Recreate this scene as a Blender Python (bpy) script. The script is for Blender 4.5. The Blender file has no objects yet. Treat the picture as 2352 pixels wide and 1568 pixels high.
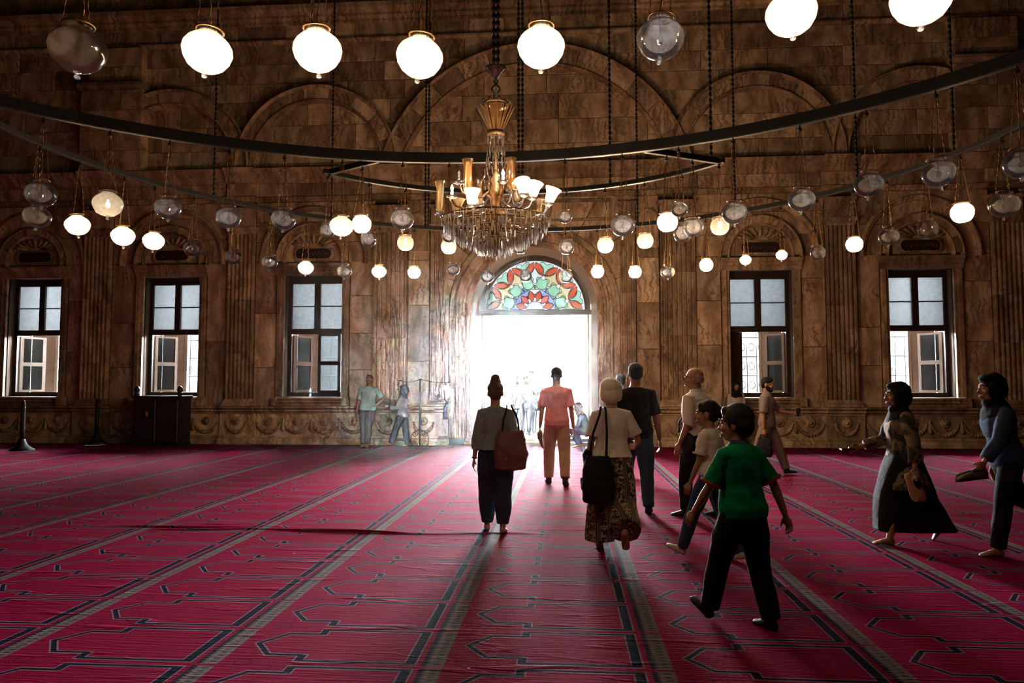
import bpy, math, random
import numpy as np
from mathutils import Vector, Matrix
R = math.radians; PI = math.pi
random.seed(7)
sc = bpy.context.scene
col = sc.collection
# ------------------------------------------------------------------ camera
cd = bpy.data.cameras.new('camera'); cam = bpy.data.objects.new('camera', cd); col.objects.link(cam)
cam.location = (.82, -17.93, 1.5)
cam.rotation_euler = (PI/2 + .0598, 0, .0737)
cd.sensor_width = 36; cd.lens = 1651/2352*36; cd.clip_start = .05; cd.clip_end = 300
cd.dof.use_dof = False
sc.camera = cam
# ------------------------------------------------------------------ world: hazy white daylight outside
SKY = 900.0
w = bpy.data.worlds.new('World'); sc.world = w; w.use_nodes = True
bg = w.node_tree.nodes['Background']
bg.inputs[0].default_value = (.90, .96, 1, 1); bg.inputs[1].default_value = SKY
def portal(x, y, z, sx, sz):                        # sampling guides in the real openings
    l = bpy.data.lights.new('daylight_portal', 'AREA'); l.shape = 'RECTANGLE'; l.size = sx; l.size_y = sz
    l.cycles.is_portal = True
    o = bpy.data.objects.new('daylight_portal', l); col.objects.link(o)
    o.location = (x, y, z); o.rotation_euler = (-PI/2, 0, 0)
portal(.05, 1.0, 2.5, 2.9, 4.9)
for x in (-5.62, 5.62, 9.4, -9.4, -13.18): portal(x, 1.75, 2.7, 1.7, 3.3)
# ------------------------------------------------------------------ exposure
vs = sc.view_settings
vs.view_transform = 'Standard'; vs.look = 'None'; vs.gamma = 1; vs.use_curve_mapping = False; vs.exposure = -0.28
cy = sc.cycles
cy.use_denoising = True; cy.max_bounces = 4; cy.diffuse_bounces = 2; cy.glossy_bounces = 2; cy.transmission_bounces = 4
cy.transparent_max_bounces = 10; cy.volume_bounces = 0; cy.caustics_reflective = False; cy.caustics_refractive = False
cy.sample_clamp_indirect = 4.0; cy.adaptive_threshold = .10; cy.use_light_tree = True
cy.volume_step_rate = 8.0; cy.volume_max_steps = 12
HAZE = .0050; HAZE_G = .72
LAMP_W = 175.0; LAMP_C = (1, .70, .42)
# ------------------------------------------------------------------ helpers
class MB:
    def __init__(s): s.v = []; s.f = []; s.m = []; s.mi = 0
    def face(s, *i): s.f.append(i); s.m.append(s.mi)
    def add(s, vs, fs):
        o = len(s.v); s.v += [tuple(map(float, p)) for p in vs]
        for f in fs: s.f.append(tuple(i + o for i in f)); s.m.append(s.mi)
    def box(s, x0, x1, y0, y1, z0, z1):
        s.add([(x0,y0,z0),(x1,y0,z0),(x1,y1,z0),(x0,y1,z0),(x0,y0,z1),(x1,y0,z1),(x1,y1,z1),(x0,y1,z1)],
              [(0,3,2,1),(4,5,6,7),(0,1,5,4),(1,2,6,5),(2,3,7,6),(3,0,4,7)])
        return s
    def slab(s, x0, x1, z0, z1, yf, yb, c=.012):        # front face chamfered, facing -Y
        c = min(c, (x1-x0)/3, (z1-z0)/3)
        s.add([(x0,yb,z0),(x1,yb,z0),(x1,yb,z1),(x0,yb,z1),(x0,yf+c,z0),(x1,yf+c,z0),(x1,yf+c,z1),(x0,yf+c,z1),
               (x0+c,yf,z0+c),(x1-c,yf,z0+c),(x1-c,yf,z1-c),(x0+c,yf,z1-c)],
              [(8,9,10,11),(4,5,9,8),(5,6,10,9),(6,7,11,10),(7,4,8,11),(0,1,5,4),(1,2,6,5),(2,3,7,6),(3,0,4,7),(3,2,1,0)])
        return s
    def prism(s, poly, y0, y1):                         # polygon in x,z extruded in y
        n = len(poly); o = len(s.v)
        s.v += [(p[0], y0, p[1]) for p in poly] + [(p[0], y1, p[1]) for p in poly]
        s.f.append(tuple(range(o, o+n))); s.m.append(s.mi); s.f.append(tuple(range(o+2*n-1, o+n-1, -1))); s.m.append(s.mi)
        for i in range(n):
            j = (i+1) % n; s.f.append((o+i, o+n+i, o+n+j, o+j)); s.m.append(s.mi)
        return s
    def rings(s, rings, closed=False, caps=True):       # list of equal-length vertex loops
        o = len(s.v); n = len(rings[0])
        for r in rings: s.v += [tuple(map(float, p)) for p in r]
        m = len(rings)
        for k in range(m if closed else m-1):
            a = o + k*n; b = o + ((k+1) % m)*n
            for i in range(n):
                j = (i+1) % n; s.f.append((a+i, a+j, b+j, b+i)); s.m.append(s.mi)
        if caps and not closed:
            s.f.append(tuple(range(o+n-1, o-1, -1))); s.m.append(s.mi)
            s.f.append(tuple(range(o+(m-1)*n, o+m*n))); s.m.append(s.mi)
        return s
    def tube(s, pts, r, n=8, closed=False, flat=1.0, ref=None, caps=True):
        P = [Vector(p) for p in pts]; m = len(P); rr = r if isinstance(r, (list, tuple)) else [r]*m
        out = []; side = None
        for i in range(m):
            if closed: t = P[(i+1) % m] - P[i-1]
            else: t = (P[min(i+1, m-1)] - P[max(i-1, 0)])
            t = t.normalized() if t.length > 1e-9 else Vector((0,0,1))
            if side is None:
                a = Vector(ref) if ref is not None else (Vector((1,0,0)) if abs(t.x) < .8 else Vector((0,1,0)))
                side = a
            side = (side - t*side.dot(t))
            side = side.normalized() if side.length > 1e-6 else t.orthogonal().normalized()
            up = t.cross(side)
            out.append([P[i] + side*(rr[i]*math.cos(2*PI*k/n)) + up*(rr[i]*flat*math.sin(2*PI*k/n)) for k in range(n)])
        return s.rings(out, closed, caps)
    def lathe(s, prof, n=16, c=(0,0,0), flute=0, fd=0):
        out = []
        for (r, z) in prof:
            out.append([(c[0] + (r*(1+fd*math.cos(flute*2*PI*k/n)))*math.cos(2*PI*k/n), c[1] + (r*(1+fd*math.cos(flute*2*PI*k/n)))*math.sin(2*PI*k/n), c[2]+z) for k in range(n)])
        return s.rings(out, False, True)
    def ell(s, c, r, n=12, m=8, M=None):                # ellipsoid, optional 3x3 orientation
        c = Vector(c); out = []
        for j in range(1, m):
            a = -PI/2 + PI*j/m; ring = []
            for k in range(n):
                p = Vector((r[0]*math.cos(a)*math.cos(2*PI*k/n), r[1]*math.cos(a)*math.sin(2*PI*k/n), r[2]*math.sin(a)))
                ring.append(c + (M @ p if M else p))
            out.append(ring)
        o = len(s.v); s.rings(out, False, False)
        b = Vector((0,0,-r[2])); t = Vector((0,0,r[2]))
        s.v.append(tuple(c + (M @ b if M else b))); s.v.append(tuple(c + (M @ t if M else t)))
        B = len(s.v)-2; T = B+1; L = o + (m-2)*n
        for k in range(n):
            j = (k+1) % n; s.f.append((B, o+j, o+k)); s.m.append(s.mi); s.f.append((T, L+k, L+j)); s.m.append(s.mi)
        return s
    def mesh(s, name):
        me = bpy.data.meshes.new(name); me.from_pydata(s.v, [], s.f)
        return me
    def build(s, name, mat, parent=None, smooth=False, loc=None):
        me = s.mesh(name)
        ms = mat if isinstance(mat, (list, tuple)) else [mat]
        for q in ms: me.materials.append(q)
        if len(ms) > 1: me.polygons.foreach_set('material_index', s.m)
        if smooth: me.polygons.foreach_set('use_smooth', [True]*len(me.polygons))
        me.update()
        return link(name, me, parent, loc)
def link(name, me, parent=None, loc=None):
    o = bpy.data.objects.new(name, me); col.objects.link(o)
    if parent is not None: o.parent = parent
    if loc is not None: o.location = loc
    return o
def tag(o, label=None, cat=None, group=None, kind=None):
    if label: o['label'] = label
    if cat: o['category'] = cat
    if group: o['group'] = group
    if kind: o['kind'] = kind
    return o
def empty(name, loc=(0,0,0), rz=0, label=None, cat=None, group=None, kind=None, parent=None):
    o = bpy.data.objects.new(name, None); col.objects.link(o); o.location = loc; o.rotation_euler = (0,0,rz)
    o.empty_display_size = .1
    if parent is not None: o.parent = parent
    return tag(o, label, cat, group, kind)
def inst(o, parent, loc=(0,0,0), rz=0, scale=None):
    c = o.copy(); col.objects.link(c); c.parent = parent; c.location = loc; c.rotation_euler = (0,0,rz)
    if scale: c.scale = scale
    return c
# ------------------------------------------------------------------ materials
def nmat(name):
    m = bpy.data.materials.new(name); m.use_nodes = True
    return m, m.node_tree.nodes, m.node_tree.links, m.node_tree.nodes['Principled BSDF']
def mth(nt, op, a, b=None, c=None):
    n = nt.nodes.new('ShaderNodeMath'); n.operation = op
    for i, q in enumerate((a, b, c)):
        if q is None: continue
        if isinstance(q, (int, float)): n.inputs[i].default_value = q
        else: nt.links.new(q, n.inputs[i])
    return n.outputs[0]
def mixc(nt, fac, a, b, mode='MIX'):
    n = nt.nodes.new('ShaderNodeMix'); n.data_type = 'RGBA'; n.blend_type = mode
    for s_, q in ((0, fac), (6, a), (7, b)):
        if isinstance(q, (int, float)): n.inputs[s_].default_value = q
        elif isinstance(q, tuple): n.inputs[s_].default_value = (*q, 1) if len(q) == 3 else q
        else: nt.links.new(q, n.inputs[s_])
    return n.outputs[2]
def noise(nt, vec, scale, detail=4, rough=.55, dist=0):
    n = nt.nodes.new('ShaderNodeTexNoise'); n.inputs['Scale'].default_value = scale
    n.inputs['Detail'].default_value = detail; n.inputs['Roughness'].default_value = rough; n.inputs['Distortion'].default_value = dist
    if vec is not None: nt.links.new(vec, n.inputs['Vector'])
    return n.outputs[0]
def ramp(nt, fac, stops):
    n = nt.nodes.new('ShaderNodeValToRGB'); e = n.color_ramp.elements
    while len(e) > 1: e.remove(e[-1])
    e[0].position = stops[0][0]; e[0].color = (*stops[0][1], 1)
    for p, c in stops[1:]:
        q = e.new(p); q.color = (*c, 1)
    nt.links.new(fac, n.inputs[0]); return n.outputs[0]
def coord(nt, what='Object'):
    return nt.nodes.new('ShaderNodeTexCoord').outputs[what]
def bump(nt, h, strength, dist, bsdf):
    n = nt.nodes.new('ShaderNodeBump'); n.inputs['Strength'].default_value = strength; n.inputs['Distance'].default_value = dist
    nt.links.new(h, n.inputs['Height']); nt.links.new(n.outputs[0], bsdf.inputs['Normal'])
MATS = {}
def plain(name, c, rough=.6, metal=0, var=.25, scale=14, bmp=.15, bd=.01, sheen=0, spec=None):
    if name in MATS: return MATS[name]
    m, N, L, b = nmat(name); nt = m.node_tree
    co = coord(nt); f = noise(nt, co, scale, 5)
    L.new(mixc(nt, f, tuple(x*(1-var) for x in c), tuple(min(1, x*(1+var)) for x in c)), b.inputs['Base Color'])
    b.inputs['Roughness'].default_value = rough; b.inputs['Metallic'].default_value = metal
    if spec is not None: b.inputs['Specular IOR Level'].default_value = spec
    if sheen: b.inputs['Sheen Weight'].default_value = sheen; b.inputs['Sheen Roughness'].default_value = .5
    if bmp: bump(nt, noise(nt, co, scale*4, 4), bmp, bd, b)
    MATS[name] = m; return m
def stone(name, dark, mid, light, stain=.75):
    m, N, L, b = nmat(name); nt = m.node_tree
    oi = N.new('ShaderNodeObjectInfo'); co = coord(nt)
    off = N.new('ShaderNodeVectorMath'); off.operation = 'ADD'
    cx = N.new('ShaderNodeCombineXYZ'); L.new(mth(nt, 'MULTIPLY', oi.outputs['Random'], 37.0), cx.inputs[0]); L.new(mth(nt, 'MULTIPLY', oi.outputs['Random'], 11.0), cx.inputs[2])
    L.new(co, off.inputs[0]); L.new(cx.outputs[0], off.inputs[1]); v = off.outputs[0]
    big = noise(nt, v, .9, 6, .6, 1.6)
    vein = N.new('ShaderNodeTexWave'); vein.inputs['Scale'].default_value = .55; vein.inputs['Distortion'].default_value = 9; vein.inputs['Detail'].default_value = 4; vein.inputs['Detail Scale'].default_value = 1.3
    L.new(v, vein.inputs['Vector'])
    base = ramp(nt, big, [(.28, dark), (.5, mid), (.72, light)])
    base = mixc(nt, mth(nt, 'MULTIPLY', mth(nt, 'POWER', vein.outputs['Fac'], 2.0), .5), base, tuple(x*.45 for x in dark))
    v2 = N.new('ShaderNodeTexWave'); v2.inputs['Scale'].default_value = 2.1; v2.inputs['Distortion'].default_value = 14; v2.inputs['Detail'].default_value = 6; v2.inputs['Detail Scale'].default_value = 1.1; v2.inputs['Detail Roughness'].default_value = .65
    L.new(v, v2.inputs['Vector']); msk = ramp(nt, noise(nt, v, 1.3, 3), [(.42, (0,0,0)), (.6, (1,1,1))])
    base = mixc(nt, mth(nt, 'MULTIPLY', mth(nt, 'MULTIPLY', mth(nt, 'POWER', v2.outputs['Fac'], 3.0), msk), .8), base, tuple(x*.42 for x in dark))
    st = noise(nt, co, 1.7, 8, .72)
    stf = ramp(nt, st, [(.53, (0,0,0)), (.66, (1,1,1))])
    base = mixc(nt, mth(nt, 'MULTIPLY', stf, stain*.55), base, tuple(x*.22 for x in dark))
    pit = ramp(nt, noise(nt, co, 17, 6, .72), [(.56, (0,0,0)), (.64, (1,1,1))])
    base = mixc(nt, mth(nt, 'MULTIPLY', pit, .62), base, tuple(x*.25 for x in dark))
    val = mth(nt, 'ADD', mth(nt, 'MULTIPLY', oi.outputs['Random'], .62), .60)
    hs = N.new('ShaderNodeHueSaturation'); L.new(base, hs.inputs['Color']); L.new(val, hs.inputs['Value'])
    L.new(hs.outputs[0], b.inputs['Base Color']); b.inputs['Roughness'].default_value = .58; b.inputs['Specular IOR Level'].default_value = .22
    bump(nt, mth(nt, 'ADD', mth(nt, 'MULTIPLY', noise(nt, co, 26, 5), .6), mth(nt, 'MULTIPLY', stf, -.5)), .35, .012, b)
    return m
STONE = stone('alabaster', (.36,.22,.12), (.66,.46,.29), (.84,.66,.47))
STONE_D = stone('alabaster_carved', (.31,.19,.10), (.58,.40,.25), (.76,.58,.40), 1.0)
MORTAR = plain('joint_mortar', (.055,.034,.02), .9)
CREAM = plain('cream_marble', (.74,.68,.58), .5, var=.12, scale=4)
WOOD_D = plain('dark_stained_wood', (.035,.017,.013), .42, scale=9)
WOOD_L = plain('weathered_shutter_wood', (.36,.30,.25), .7, scale=9)
IRON = plain('black_iron', (.012,.012,.013), .5, .4, scale=20)
STEEL = plain('worn_steel_edge', (.07,.068,.065), .45, .6, scale=20)
BRASS_D = plain('dark_bronze', (.13,.08,.042), .5, .6, scale=20)
BRASS = plain('dull_brass', (.30,.17,.07), .4, .8, scale=20)
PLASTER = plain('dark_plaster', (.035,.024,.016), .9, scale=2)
PAVE = plain('courtyard_marble', (.80,.78,.74), .6, var=.06, scale=2)
def glass(name, tint, rough=.03, gloss=1.0, body=0.0, bodyc=(.9,.9,.9), extra=0.0, edge=0.0):
    m, N, L, b = nmat(name); nt = m.node_tree; N.remove(b)
    out = [n for n in N if n.type == 'OUTPUT_MATERIAL'][0]
    tr = N.new('ShaderNodeBsdfTransparent'); tr.inputs[0].default_value = (*tint, 1)
    gl = N.new('ShaderNodeBsdfGlossy'); gl.inputs['Roughness'].default_value = rough; gl.inputs['Color'].default_value = (1,1,1,1)
    lw = N.new('ShaderNodeFresnel'); lw.inputs[0].default_value = 1.5
    surf = tr.outputs[0]
    if body:
        tl = N.new('ShaderNodeBsdfTranslucent'); tl.inputs[0].default_value = (*bodyc, 1)
        mx = N.new('ShaderNodeMixShader')
        nz = noise(nt, coord(nt), 9, 3); fw_ = N.new('ShaderNodeLayerWeight'); fw_.inputs[0].default_value = .5
        ed = mth(nt, 'ADD', mth(nt, 'MULTIPLY', mth(nt, 'POWER', fw_.outputs['Facing'], 3.0), edge), 1.0)
        L.new(mth(nt, 'MINIMUM', mth(nt, 'MULTIPLY', mth(nt, 'MULTIPLY', mth(nt, 'ADD', mth(nt, 'MULTIPLY', nz, .8), .6), body), ed), .95), mx.inputs[0]); L.new(surf, mx.inputs[1]); L.new(tl.outputs[0], mx.inputs[2]); surf = mx.outputs[0]
    mx = N.new('ShaderNodeMixShader'); L.new(mth(nt, 'MINIMUM', mth(nt, 'ADD', mth(nt, 'MULTIPLY', lw.outputs[0], gloss), extra), .95), mx.inputs[0]); L.new(surf, mx.inputs[1]); L.new(gl.outputs[0], mx.inputs[2])
    L.new(mx.outputs[0], out.inputs[0]); return m
GL_CLEAR = glass('clear_lamp_glass', (.95,.94,.93), .03, 1.2, .10, (1,1,1), .015, 5)
GL_GREY = glass('dusty_lamp_glass', (.94,.93,.92), .05, 1.2, .20, (1,.99,.97), .015, 2.5)
GL_LIT = glass('lit_frosted_lamp_glass', (.97,.95,.92), .08, .8, .045, (1,.93,.82), 0, 1.5)
GL_LITF = glass('opal_lamp_glass', (.97,.95,.92), .08, .8, .36, (1,.93,.84))
GL_LITC = glass('frosted_white_lamp_glass', (.97,.95,.92), .08, .8, .20, (1,.94,.86))
GL_BROWN = glass('smoky_lamp_glass', (.50,.42,.36), .10, 1.0, .65, (.62,.47,.36), .04)
GL_PANE = glass('dimming_window_glass', (.012,.012,.013), .10, .3, .5, (.34,.355,.36))  # frosted panes tinted dark to dim the overbright daylight behind them
GL_PANE2 = glass('thin_casement_glass', (.24,.26,.27), .06, .5, .02, (.80,.84,.86))
GL_CRYS = glass('cut_crystal', (.60,.57,.54), .07, 2.4, .6, (1,.95,.9), .16)
GL_AMBER = glass('amber_shade_glass', (.85,.62,.38), .08, 1.0, .35, (.95,.72,.45), .03)
def emis(name, c, s):
    m, N, L, b = nmat(name); b.inputs['Base Color'].default_value = (*c, 1)
    b.inputs['Emission Color'].default_value = (*c, 1); b.inputs['Emission Strength'].default_value = s; return m
BULB = emis('glowing_bulb', (1,.85,.6), 30); BULB_OFF = glass('dead_bulb_glass', (.75,.72,.7), .05, 1.5, .1, (.8,.8,.8), .05)
# ================================================================== STRUCTURE
# ---- carpet material: rows of prayer-mat niches
def carpet_mat():
    m, N, L, b = nmat('prayer_carpet'); nt = m.node_tree
    co = coord(nt); sx = N.new('ShaderNodeSeparateXYZ'); L.new(co, sx.inputs[0])
    X, Y = sx.outputs[0], sx.outputs[1]
    PX, PY = 1.22, .575
    u0 = mth(nt, 'ADD', X, 1.22*20 - .165)
    k = mth(nt, 'FLOOR', mth(nt, 'DIVIDE', u0, PX))
    u = mth(nt, 'SUBTRACT', u0, mth(nt, 'MULTIPLY', k, PX))
    ky = mth(nt, 'ADD', mth(nt, 'ADD', Y, 14.01 + PY*60), mth(nt, 'MULTIPLY', mth(nt, 'MODULO', mth(nt, 'MULTIPLY', k, 3.7), 1.0), .16))
    v = mth(nt, 'SUBTRACT', mth(nt, 'MODULO', ky, PY), PY/2)
    av = mth(nt, 'ABSOLUTE', v)
    def seg(uc, hu, vc, hv):
        a = mth(nt, 'SUBTRACT', mth(nt, 'ABSOLUTE', mth(nt, 'SUBTRACT', u, uc)), hu)
        c = mth(nt, 'SUBTRACT', mth(nt, 'ABSOLUTE', mth(nt, 'SUBTRACT', av, vc)), hv)
        return mth(nt, 'MAXIMUM', a, c)
    # diagonal from (.093,0) to (.213,.165)
    dx, dy = .12, .165; ln = math.hypot(dx, dy); ex, ey = dx/ln, dy/ln
    p = mth(nt, 'SUBTRACT', u, .093)
    al = mth(nt, 'ADD', mth(nt, 'MULTIPLY', p, ex), mth(nt, 'MULTIPLY', av, ey))
    pe = mth(nt, 'ABSOLUTE', mth(nt, 'SUBTRACT', mth(nt, 'MULTIPLY', p, ey), mth(nt, 'MULTIPLY', av, ex)))
    diag = mth(nt, 'MAXIMUM', mth(nt, 'SUBTRACT', mth(nt, 'ABSOLUTE', mth(nt, 'SUBTRACT', al, ln/2)), ln/2 + .006), mth(nt, 'SUBTRACT', pe, .014))
    d = diag
    for q in (seg(.31, .105, .165, .0125), seg(.415, .022, .205, .046), seg(.735, .32, .243, .0125), seg(1.035, .026, 0, .255)):
        d = mth(nt, 'MINIMUM', d, q)
    navy = mth(nt, 'LESS_THAN', d, 0.0); edge = mth(nt, 'LESS_THAN', d, .0095)
    stripe = mth(nt, 'GREATER_THAN', u, 1.10)
    sepm = mth(nt, 'LESS_THAN', av, PY/2 - .012)
    # stripe ornament: dark teeth on the left edge, short bars in the middle
    bars = mth(nt, 'MULTIPLY', mth(nt, 'LESS_THAN', mth(nt, 'MODULO', ky, .044), .017), mth(nt, 'LESS_THAN', mth(nt, 'ABSOLUTE', mth(nt, 'SUBTRACT', u, 1.18)), .017))
    zig = mth(nt, 'ADD', 1.118, mth(nt, 'MULTIPLY', mth(nt, 'ABSOLUTE', mth(nt, 'SUBTRACT', mth(nt, 'MODULO', ky, .03), .015)), 1.6))
    teeth = mth(nt, 'LESS_THAN', u, zig)
    # small medallion between niches
    mu = mth(nt, 'SUBTRACT', u, .13); mv = mth(nt, 'SUBTRACT', PY/2, av)
    rr = mth(nt, 'SQRT', mth(nt, 'ADD', mth(nt, 'MULTIPLY', mu, mu), mth(nt, 'MULTIPLY', mv, mv)))
    med = mth(nt, 'MULTIPLY', mth(nt, 'LESS_THAN', mth(nt, 'ABSOLUTE', mth(nt, 'SUBTRACT', rr, .045)), .006), .5)
    wear = noise(nt, co, 1.6, 5); fine = noise(nt, co, 160, 2)
    sv = N.new('ShaderNodeMapping'); sv.inputs['Scale'].default_value = (1.5, 22, 1); L.new(co, sv.inputs[0])
    rows = noise(nt, sv.outputs[0], 2.2, 4)
    red = mixc(nt, mth(nt, 'ADD', mth(nt, 'MULTIPLY', wear, .5), mth(nt, 'MULTIPLY', rows, .5)), (.115,.0012,.015), (.21,.0035,.034))
    c = mixc(nt, mth(nt, 'MULTIPLY', edge, .6), red, (.17,.16,.19))
    c = mixc(nt, navy, c, (.005,.007,.018))
    c = mixc(nt, med, c, (.02,.004,.015))
    bei = mixc(nt, noise(nt, co, 60, 3), (.065,.046,.044), (.17,.135,.125))
    bei = mixc(nt, mth(nt, 'MULTIPLY', bars, .8), bei, (.02,.018,.025))
    bei = mixc(nt, teeth, bei, (.014,.012,.022))
    c = mixc(nt, mth(nt, 'MULTIPLY', stripe, sepm), c, bei)
    c = mixc(nt, mth(nt, 'MULTIPLY', fine, .30), c, (.012,.003,.006))
    vo = N.new('ShaderNodeTexVoronoi'); vo.inputs['Scale'].default_value = 3.2; L.new(co, vo.inputs['Vector'])
    spk = mth(nt, 'MULTIPLY', mth(nt, 'LESS_THAN', vo.outputs['Distance'], .035), mth(nt, 'GREATER_THAN', N.new('ShaderNodeSeparateColor').outputs[0], .9))
    sc_ = [n for n in N if n.type == 'SEPARATE_COLOR'][-1]; L.new(vo.outputs['Color'], sc_.inputs[0])
    c = mixc(nt, mth(nt, 'MULTIPLY', spk, .9), c, (.30,.26,.24))
    L.new(c, b.inputs['Base Color']); b.inputs['Roughness'].default_value = .88; b.inputs['Specular IOR Level'].default_value = 0.0032
    b.inputs['Sheen Weight'].default_value = .0; b.inputs['Sheen Roughness'].default_value = .45; b.inputs['Sheen Tint'].default_value = (1,.86,.88,1)
    s2 = N.new('ShaderNodeMapping'); s2.inputs['Scale'].default_value = (1.1, 5.5, 1); L.new(co, s2.inputs[0])
    fold = ramp(nt, noise(nt, s2.outputs[0], 1.6, 3, .5, .6), [(.60, (0,0,0)), (.72, (1,1,1))])
    bump(nt, mth(nt, 'ADD', mth(nt, 'ADD', mth(nt, 'MULTIPLY', fine, .3), mth(nt, 'MULTIPLY', rows, 1.0)), mth(nt, 'MULTIPLY', fold, 1.3)), .5, .018, b)
    return m
CARPET = carpet_mat()
def floor():
    xs = np.unique(np.concatenate([np.linspace(-16, 15, 60), np.linspace(-5, 3.5, 120)]))
    ys = np.unique(np.concatenate([np.linspace(-33, .2, 70), np.linspace(-11.1, -10.2, 46)]))
    v = []; f = []
    for y in ys:
        for x in xs:
            z = 0
            if -5 < x < 3.4:
                for (x0, x1, yc, h, wd) in ((-3.6, .6, -10.62, .030, .035), (-4.6, -1.8, -10.50, .018, .03), (.4, 3.3, -10.40, .010, .03)):
                    if x0 < x < x1:
                        t = (x-x0)/(x1-x0); yy = yc + .05*math.sin(2.1*x) + .02*math.sin(5*x+1)
                        z += h*math.sin(PI*t)**.7*(.7+.3*math.sin(3.3*x))*math.exp(-((y-yy)/wd)**2)
            v.append((x, y, z))
    n = len(xs)
    for j in range(len(ys)-1):
        for i in range(n-1): a = j*n+i; f.append((a, a+1, a+n+1, a+n))
    me = bpy.data.meshes.new('floor'); me.from_pydata(v, [], f); me.materials.append(CARPET)
    me.polygons.foreach_set('use_smooth', [True]*len(f))
    return tag(link('floor', me), 'crimson prayer carpet with navy niche outlines covering the hall floor', 'carpet', kind='structure')
floor()
DX = .05                                              # door axis
WX = [-13.18, -9.4, -5.62, 5.62, 9.4]
HW = .76
# ---- the backing wall with its openings
mb = MB()
edges = [-16.0]
for x in WX[:3]: edges += [x-HW, x+HW]
edges += [DX-1.58]
mbx = edges
for i in range(0, len(edges)-1, 2): mb.box(edges[i], edges[i+1], .06, .95, 0, 13.5)
edges = [DX+1.58]
for x in WX[3:]: edges += [x-HW, x+HW]
edges += [15.0]
for i in range(0, len(edges)-1, 2): mb.box(edges[i], edges[i+1], .06, .95, 0, 13.5)
for x in WX: mb.box(x-HW, x+HW, .06, .95, 0, 1.19).box(x-HW, x+HW, .06, .95, 4.30, 13.5)
arc = [(DX+1.58*math.cos(a), 3.39+1.58*math.sin(a)) for a in np.linspace(PI, 0, 33)]
mb.prism(arc + [(DX+1.58, 13.5), (DX-1.58, 13.5)], .06, .95)
wall = mb.build('wall_back', MORTAR); tag(wall, 'carved brown alabaster wall with windows, arches and the bright doorway', 'wall', kind='structure')
W = wall
# ---- room shell out of sight
def shell(name, label, *bx):
    o = MB().box(*bx).build(name, PLASTER); tag(o, label, 'ceiling' if name == 'ceiling' else 'wall', kind='structure')
shell('ceiling', 'dark plaster ceiling high above the hall', -16, 15, -33, .95, 13.5, 13.8)
shell('wall_left', 'unlit plaster wall on the left side of the hall', -16.4, -16, -33, .95, 0, 13.8)
shell('wall_right', 'unlit plaster wall on the right side of the hall', 15, 15.4, -33, .95, 0, 13.8)
shell('wall_front', 'unlit plaster wall behind the camera', -16.4, 15.4, -33.4, -33, 0, 13.8)
# ---- outside
g = MB().box(-30, 30, .95, 60, -.2, .14).build('courtyard_paving', PAVE); tag(g, 'white marble paving of the sunlit courtyard outside the door', 'paving', kind='structure')
for x0, x1, sd in ((-2.3, -1.85, 'left'), (1.95, 2.4, 'right')):  # unseen walls and roof added to narrow the beam from the door
    tag(MB().box(x0, x1, .95, 8.5, .1, 6.7).build('baffle_wall', plain('limestone_baffle', (.34,.33,.31), .85, var=.12, scale=2)), f'added limestone wall on the {sd} side, narrowing the daylight through the door', 'wall', kind='structure')
tag(MB().box(-2.3, 2.4, .95, 8.5, 6.7, 7.0).build('baffle_roof', MATS['limestone_baffle']), 'added limestone roof narrowing the daylight through the door', 'roof', kind='structure')
# ---- slabs of the lower wall
def slabs(x0, x1, z0, z1, hmin, hmax, wmax=9, mat=STONE, yf=0.0):
    z = z0
    while z < z1 - 1e-3:
        h = random.uniform(hmin, hmax)
        if z1 - z - h < hmin*.6: h = z1 - z
        n = max(1, round((x1-x0)/wmax)); cut = [x0] + sorted(x0 + (x1-x0)*(i + random.uniform(-.22, .22))/n for i in range(1, n)) + [x1]
        for a, c in zip(cut, cut[1:]):
            MB().slab(a+.004, c-.004, z+.004, z+h-.004, yf + random.uniform(-.006, .006), .065).build('slab', mat, W)
        z += h
strips = []
for s in (-1, 1):
    for a, c in ((2.60, 3.16), (4.04, 4.66), (6.58, 7.16), (7.86, 8.44), (10.36, 11.03), (11.77, 12.22)):
        strips.append((min(s*a, s*c), max(s*a, s*c)))
strips.append((-15.9, -14.14))
for a, c in strips:
    slabs(a, c, .93, 4.66, .9, 1.7)
    if abs(a) > 2.61 and abs(c) > 3.2: pass
for s in (-1, 1):
    for a, c in ((4.04, 7.16), (7.86, 11.03), (11.77, 14.9)):
        slabs(min(s*a, s*c), max(s*a, s*c), 4.66, 6.22, .5, .8, 1.0)
    slabs(min(s*2.6, s*3.16), max(s*2.6, s*3.16), 4.66, 6.22, .5, .9)
slabs(11.77, 14.9, .93, 4.66, .9, 1.6, .9)
slabs(-2.205, -2.095, .96, 5.3, .9, 1.6)
# slabs of the spandrels round the door arch
def spandrel(cx, zc, rad, xm, zt, n):
    A = np.linspace(0, PI, n+1)
    def out(a):
        c, s = math.cos(a), math.sin(a); t = min(xm/abs(c) if abs(c) > 1e-6 else 9e9, (zt-zc)/s if s > 1e-6 else 9e9)
        return (cx+c*t, zc+s*t)
    ca = math.atan2(zt-zc, xm)
    for a, b in zip(A, A[1:]):
        poly = [(cx+rad*math.cos(q), zc+rad*math.sin(q)) for q in np.linspace(a+.004, b-.004, 7)]
        tail = [out(b-.003)]
        for corner, pt in ((ca, (cx+xm, zt)), (PI-ca, (cx-xm, zt))):
            if a < corner < b: tail.append(pt)
        tail.append(out(a+.003))
        MB().prism(poly + tail, random.uniform(-.004, .008), .065).build('slab', STONE, W)
spandrel(DX, 3.39, 1.9, 2.53, 6.22, 9)
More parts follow.
